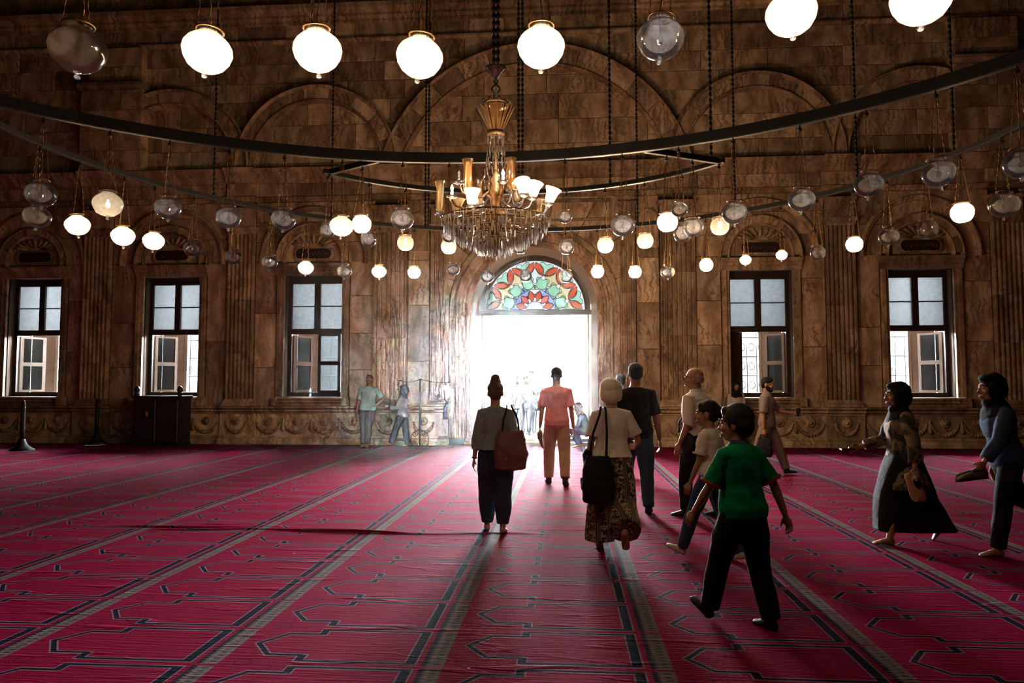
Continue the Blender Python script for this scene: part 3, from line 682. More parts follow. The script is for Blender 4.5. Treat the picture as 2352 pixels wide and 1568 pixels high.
LAMPS = {
'C': [(-1.98,-14.08,3.43,0.312,0,'f'),(-1.28,-13.94,3.46,0.288,1,'f'),(-0.64,-13.86,3.48,0.290,1,'f'),(-0.03,-13.84,3.43,0.278,1,'f'),(0.69,-13.87,3.45,0.277,1,'f'),(1.36,-13.96,3.43,0.268,0,'f'),(2.03,-14.11,3.47,0.266,1,'f'),(2.61,-14.29,3.43,0.292,1,'f')],
'B': [(-4.43,-11.17,3.41,0.298,0,'f'),(-3.99,-10.77,3.40,0.304,1,'f'),(-3.53,-10.42,3.44,0.288,0,'f'),(-3.00,-10.09,3.40,0.288,0,'f'),(-2.46,-9.83,3.43,0.291,0,'f'),(-1.84,-9.60,3.39,0.286,1,'f'),(-1.14,-9.44,3.50,0.296,0,'f'),(-0.58,-9.37,3.30,0.185,0,'f'),(0.83,-9.42,3.50,0.182,0,'f'),(1.50,-9.56,3.35,0.295,0,'f'),(2.12,-9.77,3.48,0.202,0,'f'),(2.67,-10.02,3.37,0.285,0,'f'),(3.27,-10.38,3.41,0.280,0,'f'),(3.79,-10.76,3.45,0.281,0,'f'),(4.24,-11.18,3.43,0.295,0,'f'),(4.66,-11.67,3.36,0.286,0,'f')],
'A': [(-5.12,-10.33,3.39,0.295,0,'f'),(-5.04,-9.76,3.42,0.284,1,'f'),(-4.89,-9.11,3.42,0.293,1,'f'),(-4.73,-8.68,3.44,0.283,1,'f'),(-4.47,-8.13,3.44,0.267,0,'f'),(-4.13,-7.59,3.41,0.261,0,'f'),(-3.76,-7.13,3.40,0.251,0,'f'),(-3.34,-6.71,3.38,0.253,1,'f'),(-2.83,-6.30,3.38,0.253,0,'f'),(-2.33,-5.99,3.42,0.252,1,'f'),(-1.78,-5.73,3.44,0.226,1,'b'),(-1.13,-5.51,3.52,0.245,0,'f'),(-0.54,-5.38,3.40,0.254,0,'f'),(0.13,-5.32,3.42,0.231,0,'b'),(0.84,-5.35,3.40,0.245,0,'b'),(1.39,-5.44,3.46,0.227,1,'b'),(2.02,-5.61,3.42,0.223,1,'b'),(2.54,-5.82,3.38,0.248,0,'f'),(3.12,-6.13,3.44,0.220,1,'b'),(3.65,-6.51,3.45,0.178,1,'f'),(4.09,-6.90,3.45,0.171,1,'f'),(4.47,-7.33,3.40,0.220,0,'b'),(4.81,-7.79,3.43,0.228,1,'b'),(5.07,-8.24,3.44,0.263,0,'f'),(5.30,-8.77,3.42,0.243,0,'b'),(5.47,-9.25,3.51,0.255,1,'b'),(5.60,-9.83,3.45,0.313,0,'f')],
'K': [(-2.21,-9.01,3.47,0.195,0,'b'),(-1.79,-8.59,3.44,0.215,0,'b'),(-1.36,-8.29,3.44,0.227,1,'b'),(-0.80,-8.04,3.43,0.220,1,'b'),(-0.33,-7.92,3.42,0.228,1,'b'),(0.19,-7.87,3.45,0.216,0,'b'),(0.85,-7.93,3.42,0.219,0,'b'),(1.38,-8.09,3.41,0.227,1,'b'),(1.89,-8.35,3.41,0.220,1,'b'),(2.33,-8.68,3.44,0.251,0,'b'),(2.71,-9.09,3.43,0.229,1,'b')]}
LAMPS['S'] = [(-1.68,-9.31,3.48,0.242,1,'b'),(2.03,-9.45,3.41,0.246,1,'b'),(2.36,-9.28,3.38,0.24,0,'b')]
SLAB = ['glowing round bowl lamp on the left strut of the curved bar', 'glowing round bowl lamp on the right strut of the curved bar', 'unlit clear bowl lamp on the right strut of the curved bar']
ROW = {'S': ('', 'globe lamps on the struts'), 'C': ('of the nearest top row', 'globe lamps of the nearest row'), 'B': ('on the thick black ring', 'globe lamps on the thick ring'), 'A': ('on the farthest thin ring', 'globe lamps on the farthest ring'), 'K': ('on the curved bar behind the chandelier', 'globe lamps on the curved bar')}
rl = random.Random(3)
for k, lst in LAMPS.items():
    for i, (x, y, z, D, lit, t) in enumerate(lst):
        if k != 'S': c = RING[k]; dv = Vector((x-c[0], y-c[1])); dv = dv.normalized()*c[2]; x, y = c[0]+dv.x, c[1]+dv.y
        if t != 'f' and k == 'K': ROW[k] = ('on the bar behind the chandelier', ROW[k][1])
        lab = f"{'glowing white' if lit else ('smoky brown' if k == 'C' and i == 0 else 'unlit clear')} glass {'globe with bottom knob' if t == 'f' else 'round bowl lamp'}, {ORD[i]} from left {ROW[k][0]}"
        if k == 'S': lab = SLAB[i]
        o = empty('globe_lamp', (x, y, z), rl.uniform(0, 6), lab, 'hanging lamp', ROW[k][1])
        tx, ty = rl.uniform(-.10, .10), rl.uniform(-.10, .10)
        tm = Matrix.Rotation(tx, 3, 'X') @ Matrix.Rotation(ty, 3, 'Y')
        def pt(me, name):
            q = link(name, me, o); q.scale = (D, D, D); q.rotation_euler = tm.to_euler(); return q
        gq = pt(GM[t], 'globe'); mslot(gq, (GL_LITC if k == 'C' else GL_LITF if (k in 'BS' or abs(x) > 3.0) else GL_LIT) if lit else (GL_BROWN if (k == 'C' and i == 0) else (GL_GREY if (i % 3 != 1) else GL_CLEAR)))
        pt(RM[t], 'rim')
        if t == 'f': pt(FM, 'finial')
        pt(BML if lit else BM, 'bulb')
        h = RZ - z - .0045; rr = (.265 if t == 'f' else .36)*D
        for j in range(3):
            a = 2*PI*j/3 + .4; p0 = tm @ Vector((rr*math.cos(a), rr*math.sin(a), .45*D)); p1 = Vector((.012*math.cos(a), .012*math.sin(a), h-.05))
            m = MB(); n = 18
            pts = [p0.lerp(p1, q/n) + Vector((.0035*math.cos(2.6*q), .0035*math.sin(2.6*q), 0)) for q in range(n+1)]
            m.tube(pts, .0042, 5).build('chain', BRASS, o)
        pc = [Vector((0,0,.12*D)).lerp(Vector((.005,0,h-.04)), q/6) + Vector((.012*math.sin(q*1.7+i), .012*math.cos(q*2.1+i), 0))*(1 if 0 < q < 6 else 0) for q in range(7)]
        MB().tube(pc, .003, 4).build('cord', IRON, o)
        MB().lathe([(.006, h-.06), (.022, h-.05), (.022, h-.03), (.008, h-.02), (.008, h+.004)], 8).build('hook', IRON, o)
        if lit:
            l = bpy.data.lights.new('lamp_light', 'POINT'); l.energy = LAMP_W*(D/.25)**2*{'C': .10, 'B': .10, 'A': 2.0, 'K': .35, 'S': .2}[k]*(.03 + 1.0*math.exp(-((x-.6)/2.2)**2) if k != 'C' else 1); l.color = LAMP_C; l.shadow_soft_size = .03
            lo = bpy.data.objects.new('lamp_light', l); col.objects.link(lo); lo.parent = o; lo.location = (0, 0, -.16*D)
# chains that carry the rings
def chainmesh(h):
    pr = []; z = 0
    while z < h: pr += [(.008, z), (.019, z+.015), (.019, z+.05), (.008, z+.065)]; z += .075
    return MB().lathe(pr, 6)
CH = [('A',-4.31,-7.87,1),('A',-3.02,-6.44,1),('A',-1.58,-5.65,2),('K',.2,-7.87,2),('K',1.45,-8.12,1),('A',2.07,-5.63,1),('K',2.64,-9.0,1),('A',3.53,-6.41,1),('A',4.84,-7.85,1),('A',5.44,-9.17,1)]
cm1 = chainmesh(9.24).mesh('chain'); cm1.materials.append(IRON)
q = MB(); a = chainmesh(9.24); q.add([(x-.028, y, z) for x, y, z in a.v], a.f); q.add([(x+.028, y, z) for x, y, z in a.v], a.f); cm2 = q.mesh('chain'); cm2.materials.append(IRON)
NM = {'A': 'holding up the farthest lamp ring', 'K': 'holding up the curved lamp bar'}
cnt = {}
for i, (k, x, y, n) in enumerate(CH):
    c = RING[k]; dv = Vector((x-c[0], y-c[1])).normalized()*c[2]
    j = cnt.get(k, 0); cnt[k] = j+1
    o = link('hanging_chain', cm1 if n == 1 else cm2, None, (c[0]+dv.x, c[1]+dv.y, RZ+.055)); tag(o, f"black {'double' if n == 2 else 'iron'} chain {NM[k]}, {ORD[j]} from left", 'chain', 'ring suspension chains')
for i, (k, ang) in enumerate((('B', 2), ('B', 178), ('C', 57), ('C', 123))):
    c = RING[k]; o = link('hanging_chain', cm1, None, (c[0]+c[2]*math.cos(R(ang)), c[1]+c[2]*math.sin(R(ang)), RZ+.08)); tag(o, 'black iron chain holding the %s end of the %s lamp ring' % ('right' if ang < 90 else 'left', 'thick' if k == 'B' else 'nearest'), 'chain', 'ring suspension chains')
# ------------------------------------------------------------------ crystal chandelier
CX, CY = .15, -11.02
ch = empty('chandelier', (CX, CY, 2.74), 0, 'crystal chandelier with amber tulip shades and hanging prisms above the crowd', 'chandelier')
z0 = 2.74
def L_(name, prof, mat, n=20, parent=ch, smooth=True, **kw):
    return MB().lathe([(r, z-z0) for r, z in prof], n, **kw).build(name, mat, parent, smooth)
q = chainmesh(13.5-4.62); o = MB(); 
for dx in (-.02, .02): o.add([(x+dx, y, z+4.60-z0) for x, y, z in q.v], q.f)
o.build('suspension_chain', IRON, ch)
L_('crown_dish', [(.012,4.50),(.03,4.53),(.07,4.575),(.105,4.60),(.11,4.625),(.10,4.62),(.06,4.59),(.012,4.56)], GL_CRYS)
L_('stem', [(.012,4.52),(.03,4.49),(.015,4.46),(.045,4.43),(.05,4.40),(.02,4.37),(.03,4.34),(.018,4.30),(.03,4.26),(.05,4.22),(.02,4.18),(.012,4.05)], GL_CRYS)
L_('rod', [(.010,4.60),(.010,2.80)], BRASS_D, 8)
L_('small_tier', [(.03,4.30),(.13,4.27),(.145,4.255),(.13,4.245),(.03,4.26)], GL_CRYS)
L_('fluted_bowl', [(.17,4.20),(.195,4.205),(.19,4.19),(.15,4.12),(.10,4.03),(.075,3.985),(.06,3.98)], GL_AMBER, 72, smooth=False, flute=24, fd=.03)
L_('bowl_collar', [(.05,3.99),(.085,3.985),(.09,3.96),(.08,3.94),(.05,3.935)], BRASS_D)
L_('body', [(.012,3.60),(.03,3.55),(.05,3.50),(.03,3.45),(.06,3.40),(.09,3.35),(.06,3.30),(.05,3.22),(.10,3.17),(.12,3.12),(.07,3.05),(.04,2.95),(.02,2.86)], BRASS_D)
L_('bottom_drop', [(.001,2.735),(.018,2.75),(.024,2.775),(.012,2.80),(.02,2.82),(.01,2.86)], GL_CRYS, 10)
def prism_mesh(w, h):
    me = MB().rings([[(w*.35*math.cos(2*PI*k/6), w*.35*math.sin(2*PI*k/6), 0) for k in range(6)], [(w*math.cos(2*PI*k/6), w*math.sin(2*PI*k/6), -h*.15) for k in range(6)], [(w*.85*math.cos(2*PI*k/6), w*.85*math.sin(2*PI*k/6), -h*.8) for k in range(6)], [(w*.1*math.cos(2*PI*k/6), w*.1*math.sin(2*PI*k/6), -h) for k in range(6)]]).mesh('crystal')
    me.materials.append(GL_CRYS); return me
PL = prism_mesh(.009, .11); PS = prism_mesh(.009, .07); PT = prism_mesh(.008, .10)
rc = random.Random(5)
def crystal(me, x, y, z, tx=0, ty=0): 
    o = link('crystal', me, ch, (x, y, z-z0)); o.rotation_euler = (tx, ty, rc.uniform(0, 3)); return o
for k in range(10):
    a = 2*PI*k/10; crystal(PS, .135*math.cos(a), .135*math.sin(a), 4.245)
    MB().ell((.14*math.cos(a), .14*math.sin(a), 4.275-z0), (.018,.018,.018), 8, 6).build('bead', GL_CRYS, ch, True)
for k in range(12):                                   # long strings of prisms under the bowl
    a = 2*PI*(k+.5)/12; tot = 6
    for j in range(tot):
        t = j/(tot-1); r = .078 + .03*t + .11*max(0, t-.45)**1.4*2.2; z = 3.94 - .108*j
        tl = .08 + .35*max(0, t-.4)
        crystal(PT, r*math.cos(a), r*math.sin(a), z, -tl*math.sin(a)*-1, -tl*math.cos(a))
TUL = MB().rings(lring([(.03,0),(.045,.02),(.05,.05),(.058,.10),(.075,.135),(.082,.15)], 20), False, False).mesh('tulip_shade')
HUR = MB().rings(lring([(.028,0),(.042,.03),(.046,.08),(.040,.16),(.040,.24),(.05,.29),(.058,.31)], 20), False, False).mesh('hurricane_shade')
for me in (TUL, HUR): me.materials.append(GL_AMBER); me.polygons.foreach_set('use_smooth', [True]*len(me.polygons))
def arm(a, r, z, kind, lit, tilt=0):
    ca, sa = math.cos(a), math.sin(a)
    pts = [(rr*ca, rr*sa, zz-z0) for rr, zz in ((.06, z-.03), (.06+(r-.06)*.3, z-.11), (.06+(r-.06)*.62, z-.13), (.06+(r-.06)*.9, z-.09), (r, z-.02))]
    P = [Vector(p) for p in pts]; fine = []
    for i in range(len(P)-1):
        for t in (0, .5): fine.append(P[i].lerp(P[i+1], t))
    fine.append(P[-1])
    am = MB().tube(fine, .011, 7).build('arm', GL_CRYS if kind != 'c' else BRASS_D, ch, True)
    MB().lathe([(.008,-.03),(.02,-.02),(.055,-.005),(.06,.005),(.02,.0),(.016,.02)], 14, (r*ca, r*sa, z-z0)).build('drip_pan', GL_CRYS, am, True)
    if kind in 'th':
        s = link('tulip_shade' if kind == 't' else 'hurricane_shade', TUL if kind == 't' else HUR, am, (r*ca, r*sa, z+.01-z0)); s.rotation_euler = (-tilt*sa, tilt*ca, a)
    b = MB().lathe([(.013,0),(.013,.045),(.008,.05),(.014,.065),(.016,.08),(.010,.10),(.001,.115)], 8, (r*ca, r*sa, z+.005-z0)).build('candle_bulb', BULB if lit else BULB_OFF, am, True)
    if lit:
        l = bpy.data.lights.new('candle_light', 'POINT'); l.energy = LAMP_W*.10; l.color = LAMP_C; l.shadow_soft_size = .015
        lo = bpy.data.objects.new('candle_light', l); col.objects.link(lo); lo.parent = ch; lo.location = (r*ca, r*sa, z+.14-z0)
for a, r, z, k, lit, t in ((200,.28,3.36,'h',0,0),(345,.16,3.38,'h',0,0),(182,.43,3.34,'c',1,0),(215,.40,3.42,'c',0,0),(300,.17,3.44,'c',1,0),(330,.33,3.30,'t',1,-.3),(10,.36,3.33,'t',1,.25),(60,.38,3.34,'t',0,.1),(355,.52,3.24,'t',1,.35),(25,.46,3.18,'t',0,.2),(178,.55,3.18,'h',0,0),(160,.44,3.20,'t',0,.1),(120,.40,3.28,'h',0,0),(90,.42,3.26,'t',0,0),(240,.38,3.16,'t',1,0),(270,.42,3.12,'c',0,0)):
    arm(R(a), r, z, k, lit, t)
for r, z, n, me in ((.53,3.10,44,PS),(.46,3.05,40,PL),(.38,2.99,36,PL),(.30,2.94,30,PL),(.22,2.90,24,PL),(.14,2.87,16,PL),(.07,2.84,9,PL)):
    MB().rings([[((r+.006*math.cos(b))*math.cos(2*PI*k/40), (r+.006*math.cos(b))*math.sin(2*PI*k/40), z-z0+.006*math.sin(b)) for k in range(40)] for b in np.linspace(0, 2*PI, 6)[:-1]], True).build('hoop', BRASS_D, ch)
    for s in range(4):
        a = PI/4 + s*PI/2; MB().tube([(.03*math.cos(a), .03*math.sin(a), z-z0+.10), (r*math.cos(a), r*math.sin(a), z-z0)], .004, 4).build('spoke', BRASS_D, ch)
    for k in range(n):
        a = 2*PI*k/n + rc.uniform(-.03, .03); crystal(me, r*math.cos(a), r*math.sin(a), z + rc.uniform(-.012, .03))

# the rest of the fringe, too dense to pick apart
fr = MB(); pv = [tuple(v_.co) for v_ in PL.vertices]; pf = [tuple(f_.vertices) for f_ in PL.polygons]
for r, z, n in ((.50,3.07,52),(.42,3.01,46),(.34,2.96,40),(.26,2.915,32),(.18,2.88,24),(.10,2.85,14)):
    for k in range(n):
        a = 2*PI*(k+.5)/n + rc.uniform(-.04, .04); zz = z + rc.uniform(-.03, .06) - z0; ca_, sa_ = math.cos(a*7), math.sin(a*7)
        fr.add([(r*math.cos(a) + x*ca_ - y*sa_, r*math.sin(a) + x*sa_ + y*ca_, zz + q_) for x, y, q_ in pv], pf)
tag(fr.build('crystal_fringe', GL_CRYS, ch), kind='stuff')
# ================================================================== PEOPLE
V = Vector
dgraph = bpy.context.evaluated_depsgraph_get
def remesh(name, mb, mat, parent, vox, smooth=3, wrinkle=0, wsize=.12, keep=1.0):
    me = mb.mesh(name); o = link(name, me)
    m = o.modifiers.new('r', 'REMESH'); m.mode = 'VOXEL'; m.voxel_size = vox; m.use_smooth_shade = True
    if smooth: s = o.modifiers.new('s', 'SMOOTH'); s.iterations = smooth; s.factor = .5
    if wrinkle:
        t = bpy.data.textures.new('folds', 'CLOUDS'); t.noise_scale = wsize; t.noise_depth = 2
        d_ = o.modifiers.new('d', 'DISPLACE'); d_.texture = t; d_.strength = wrinkle; d_.mid_level = .5; d_.texture_coords = 'LOCAL'
    if keep < 1: d_ = o.modifiers.new('k', 'DECIMATE'); d_.ratio = keep
    dg = dgraph(); dg.update()
    nm = bpy.data.meshes.new_from_object(o.evaluated_get(dg)); nm.name = name
    bpy.data.objects.remove(o); bpy.data.meshes.remove(me)
    nm.materials.clear(); nm.materials.append(mat)
    nm.polygons.foreach_set('use_smooth', [True]*len(nm.polygons))
    return link(name, nm, parent)
def skin_mat(name, c):
    if name in MATS: return MATS[name]
    m = plain(name, c, .5, var=.10, scale=30, bmp=.05, bd=.002); b = m.node_tree.nodes['Principled BSDF']
    b.inputs['Subsurface Weight'].default_value = 0.0; return m
SK = {'fair': skin_mat('fair_skin', (.50,.27,.18)), 'tan': skin_mat('tan_skin', (.36,.18,.105)), 'brown': skin_mat('brown_skin', (.22,.105,.062))}
def cloth(name, c, var=.18, wr=.5, sc_=9, rough=.9):
    if name in MATS: return MATS[name]
    m = plain(name, c, rough, var=var, scale=sc_, bmp=0, spec=.15)
    nt = m.node_tree; b = nt.nodes['Principled BSDF']; co = coord(nt)
    weave = noise(nt, co, 320, 2); fold = noise(nt, co, 7, 3, .5, .8)
    bump(nt, mth(nt, 'ADD', mth(nt, 'MULTIPLY', weave, .06), mth(nt, 'MULTIPLY', fold, wr)), .55, .05, b)
    return m
HAIR_K = plain('black_hair', (.008,.007,.006), .6, scale=60, bmp=.4, spec=.2)
HAIR_B = plain('brown_hair', (.10,.055,.03), .5, scale=60, bmp=.4)
HAIR_W = plain('white_blond_hair', (.88,.74,.56), .6, scale=40, bmp=.4)
HAIR_G = plain('grey_stubble_hair', (.30,.27,.25), .6, scale=80, bmp=.3)
EYE_W = plain('eye_white', (.62,.58,.55), .3, bmp=0); EYE_D = plain('dark_iris', (.02,.012,.01), .2, bmp=0)
LIP = plain('lips', (.26,.09,.08), .5, bmp=0); NAIL = plain('finger_nail', (.5,.30,.24), .35, bmp=0)
def rotv(v, ax, a): return Matrix.Rotation(a, 3, ax) @ v
class Person:
    """joints by angles in degrees; local frame: +Y forward, +X the person's right, Z up"""
    def __init__(s, label, loc, head, h, lean=0, roll=0, thigh=(0,0), knee=(0,0), abd=(3,3), foot=(0,0), arm=((0,6,0),(0,6,0)), fore=(None,None), hyaw=0, hpitch=0, tyaw=0, female=False, girth=1.0, skin='tan', vox=.011, z0=0.0, cat='person', drop=None, hroll=0, curl=(.5,.5), child=False):
        s.h = h; s.k = k = h/1.75; s.vox = vox; s.skin = SK[skin]; s.fem = female; s.g = girth; s.child = child
        s.root = empty('person', (loc[0], loc[1], z0), R(head), label, cat, 'people in the hall')
        s.U = V((0, math.sin(R(lean)), math.cos(R(lean)))); s.U = rotv(s.U, 'Y', R(roll))
        s.S = rotv(V((1,0,0)), 'Z', R(tyaw)); s.S = (s.S - s.U*s.S.dot(s.U)).normalized(); s.F = s.U.cross(s.S)
        hw = .088*(1.08 if female else 1)
        leg = []
        for i, sg in enumerate((-1, 1)):
            t = R(thigh[i]); kn = R(thigh[i]-knee[i]); ab = R(abd[i])
            td = V((sg*math.sin(ab), math.sin(t)*math.cos(ab), -math.cos(t)*math.cos(ab)))
            sd = V((sg*math.sin(ab)*.4, math.sin(kn), -math.cos(kn))).normalized()
            hp = V((sg*hw, 0, -.03)); kp = hp + td*.43; an = kp + sd*.405
            fa = R(foot[i]); fd = V((sg*.10, math.cos(fa), math.sin(fa))).normalized()
            fu = (V((0,0,1)) - fd*fd.z).normalized()
            if fd.z < -.98: fu = V((0,1,0))
            leg.append([hp, kp, an, fd, fu])
        low = min(min((l[2] - l[4]*.075 - l[3]*.05).z, (l[2] - l[4]*.075 + l[3]*.17).z) for l in leg)
        P = V((0, 0, -low if drop is None else drop)); s.P = P
        s.leg = [[P+l[0], P+l[1], P+l[2], l[3], l[4]] for l in leg]
        sw = .162*(.90 if female else 1)*(.95 if child else 1)
        s.sw = sw; s.arms = []
        for i, sg in enumerate((-1, 1)):
            fl, ab, el = arm[i]
            sp = P + s.U*.425 + s.S*(sg*sw)
            def dirv(f_, a_): return (s.S*(sg*math.sin(R(a_))) + (s.F*math.sin(R(f_)) - s.U*math.cos(R(f_)))*math.cos(R(a_))).normalized()
            ud = dirv(fl, ab); f2 = fore[i] if fore[i] is not None else (fl+el, ab*.6)
            fd = dirv(*f2); ep = sp + ud*.285; wp = ep + fd*.25
            s.arms.append([sp, ep, wp, fd, sg])
        s.neck = P + s.U*.50
        s.HC = P + s.U*.652 + s.F*.02
        hm_ = Matrix((s.S, s.F, s.U)).transposed()
        s.HM = hm_ @ Matrix.Rotation(R(hyaw), 3, 'Z') @ Matrix.Rotation(R(hpitch), 3, 'X') @ Matrix.Rotation(R(hroll), 3, 'Y')
        s.curl = curl; s.hs = 1.12*k**-.6*(1.03 if child else 1)
        s.tips = []
    def sc(s, mb):
        mb.v = [(x*s.k, y*s.k, z*s.k) for x, y, z in mb.v]; return mb
    def hp(s, x, y, z): return s.HC + s.HM @ V((x*s.hs, y*s.hs, z*s.hs))
    def he(s, mb, c, r, n=12, m=8): mb.ell(s.hp(*c), tuple(q*s.hs for q in r), n, m, s.HM)
    TOR = [(-.13,.085,.075,0),(-.08,.145,.105,-.01),(0,.162,.112,-.012),(.08,.150,.100,-.004),(.17,.138,.096,.004),(.27,.152,.108,.006),(.36,.164,.112,.004),(.41,.162,.102,-.002),(.445,.142,.090,-.008),(.475,.104,.076,-.010),(.50,.075,.064,-.006),(.52,.058,.055,-.002)]
    TORF = [(-.13,.09,.08,0),(-.08,.155,.115,-.012),(0,.170,.120,-.016),(.08,.145,.098,-.004),(.17,.122,.086,.004),(.27,.138,.105,.014),(.34,.146,.110,.012),(.41,.142,.092,-.002),(.445,.124,.082,-.008),(.475,.092,.070,-.010),(.50,.066,.058,-.006),(.52,.052,.050,-.002)]
    def torso(s, mb, z0=-1, z1=1, inf=0.0, n=20, flare=0.0):
        rg = []
        T = s.TORF if s.fem else s.TOR
        for z, a, b, yo in T:
            if z < z0 - 1e-6 or z > z1 + 1e-6: continue
            gw = s.g if z < .3 else 1+(s.g-1)*.5
            inz = inf*(1 if z < .44 else .55); a2 = a*gw + inz + flare*max(0, .15-z); b2 = b*gw*(1.0) + inz + flare*max(0, .15-z)
            yo2 = yo + (gw-1)*.06
            c = s.P + s.U*z + s.F*yo2
            rg.append([c + s.S*(a2*math.copysign(abs(math.cos(t))**.85, math.cos(t))) + s.F*(b2*math.copysign(abs(math.sin(t))**.85, math.sin(t))) for t in np.linspace(0, 2*PI, n+1)[:-1]])
        mb.rings(rg); return mb
    def limb(s, mb, pts, rad, n=12, flat=1.0, ref=None):
        P = [V(p) for p in pts]; a = (P[0]-P[1]).normalized(); b = (P[-1]-P[-2]).normalized()
        mb.tube([P[0]+a*rad[0]*.8] + P + [P[-1]+b*rad[-1]*.8], [rad[0]*.5] + list(rad) + [rad[-1]*.5], n, flat=flat, ref=ref)
    def hand(s, mb, i):
        sp, ep, wp, fd, sg = s.arms[i]; d_ = fd
        n = (-s.S*sg); n = (n - d_*n.dot(d_)); n = n.normalized() if n.length > .15 else (s.F - d_*s.F.dot(d_)).normalized()
        t = d_.cross(n)*(1 if d_.cross(n).dot(s.F) > 0 or abs(d_.cross(n).dot(s.F)) < .05 else -1)
        c = s.curl[i]; q = .9 if s.child else 1.0
        mb.tube([wp - d_*.02, wp + d_*.02, wp + d_*.055*q, wp + d_*.095*q, wp + d_*.105*q], [.022, .027, .038, .040, .030], 10, flat=.42, ref=t)
        tips = []
        for j, (off, ln) in enumerate(((.030, .92), (.010, 1.0), (-.011, .94), (-.030, .76))):
            p = wp + d_*.092*q + t*off; a = .15 + c*.5; pts = [p - d_*.02, p]; dd = d_*math.cos(a) + n*math.sin(a)
            for L2, da in ((.043, 0), (.028, c*.75), (.022, c*.6)):
                a += da; dd = (d_*math.cos(a) + n*math.sin(a) + t*off*1.2).normalized(); p = p + dd*L2*ln*q; pts.append(p)
            mb.tube(pts, [.0095, .0095, .009, .0082, .0065], 7); tips.append(p)
        p = wp + d_*.035 + t*.030; d2 = (d_*.75 + t*.55 + n*(.25 + .4*c)).normalized(); d3 = (d_*.95 + t*.10 + n*(.35 + .4*c)).normalized()
        mb.tube([p - d2*.02, p, p + d2*.042, p + d2*.042 + d3*.032], [.013, .0135, .011, .008], 7)
        s.tips.append((tips[1], wp + d_*.09 + n*.03, n, t, d_))
    def foot(s, mb, i, inf=0.0):
        hp_, kp, an, fd, fu = s.leg[i]; sd = fd.cross(fu)
        pts = [an - fd*.055 - fu*.045, an - fd*.03 - fu*.048, an + fd*.03 - fu*.045, an + fd*.09 - fu*.053, an + fd*.135 - fu*.060, an + fd*.165 - fu*.064, an+fd*.178-fu*.066]
        rad = [.018, .034, .036, .041, .043, .034, .018]; fl = [.8]*7
        rg = []
        for p, r_, hh in zip(pts, rad, (.020, .036, .040, .030, .021, .015, .008)):
            r_ += inf; hh += inf*.8
            rg.append([p + sd*(r_*math.cos(t)) + fu*(hh*max(-.75, math.sin(t))) for t in np.linspace(0, 2*PI, 13)[:-1]])
        mb.rings(rg)
        if not inf:
            for j in range(5): 
                o = -.030 + .0145*j; mb.ell(an + fd*(.172 - .008*abs(j-1)) + sd*o*(1 if True else 1) - fu*.066, (.0085 if j else .011,)*3, 7, 5)
        mb.tube([an - fu*.05, an, an + (kp-an).normalized()*.05], [.034+inf, .036+inf, .038+inf], 10)
    def body(s, head=True, feet=True, face=True):
        mb = MB(); s.torso(mb)
        s.limb(mb, [s.P+s.U*.44, s.P+s.U*.52+s.F*.005, s.hp(0, -.012, -.055)], [.068, .060, .060])
        for sp, ep, wp, fd, sg in s.arms:
            f = (.9 if s.fem else 1)*(.92 if s.child else 1)*(1+(s.g-1)*.3)
            mid = sp.lerp(ep, .5)
            s.limb(mb, [sp, mid, ep, ep.lerp(wp, .35), wp], [.052*f, .047*f, .038*f, .040*f, .026*f])
        for i in (0, 1): s.hand(mb, i)
        for i in (0, 1):
            hp_, kp, an, fd, fu = s.leg[i]; g = s.g
            bk = (an-kp).normalized().cross(V((1,0,0)))
            s.limb(mb, [hp_, hp_.lerp(kp, .5), kp, kp.lerp(an, .3) , an], [.085*g, .072*g, .053, .052, .036])
            if feet: s.foot(mb, i)
        if head:
            e = lambda c, r: s.he(mb, c, r)
            e((0,-.012,.028), (.072,.090,.086)); e((0,.022,-.020), (.060,.068,.082)); e((0,.040,-.070), (.040,.042,.030)); e((0,.072,.030), (.048,.018,.012))
            mb.tube([s.hp(0,.082,.028), s.hp(0,.096,.0), s.hp(0,.106,-.022), s.hp(0,.092,-.034)], [.008,.010,.015,.011], 8)
            e((0,.084,-.056), (.024,.012,.006)); e((0,.082,-.068), (.021,.012,.007))
            for q in (-1, 1): e((q*.036,.066,-.022), (.024,.018,.020)); e((q*.073,-.008,-.008), (.009,.020,.031))
        o = remesh('body', s.sc(mb), s.skin, s.root, s.vox*.78, 2)
        if head and face:
            for q in (-1, 1):
                m = MB(); m.ell(s.hp(q*.030,.079,.012), (.015*s.hs,.008*s.hs,.0085*s.hs), 10, 6, s.HM); m.mi = 1; m.ell(s.hp(q*.030,.0845,.012), (.007*s.hs,.005*s.hs,.007*s.hs), 8, 6, s.HM); s.sc(m).build('eye', [EYE_W, EYE_D], s.root, True)
                m = MB(); m.tube([s.hp(q*.012,.094,.032), s.hp(q*.032,.091,.038), s.hp(q*.052,.076,.031)], [.004,.005,.003], 6); s.sc(m).build('eyebrow', HAIR_K, s.root, True)
            m = MB(); m.tube([s.hp(-.024,.086,-.062), s.hp(-.008,.0965,-.057), s.hp(.008,.0965,-.057), s.hp(.024,.086,-.062)], [.003,.0065,.0065,.003], 6); m.tube([s.hp(-.022,.086,-.064), s.hp(0,.0965,-.069), s.hp(.022,.086,-.064)], [.003,.007,.003], 6); s.sc(m).build('mouth', LIP, s.root, True)
        return o
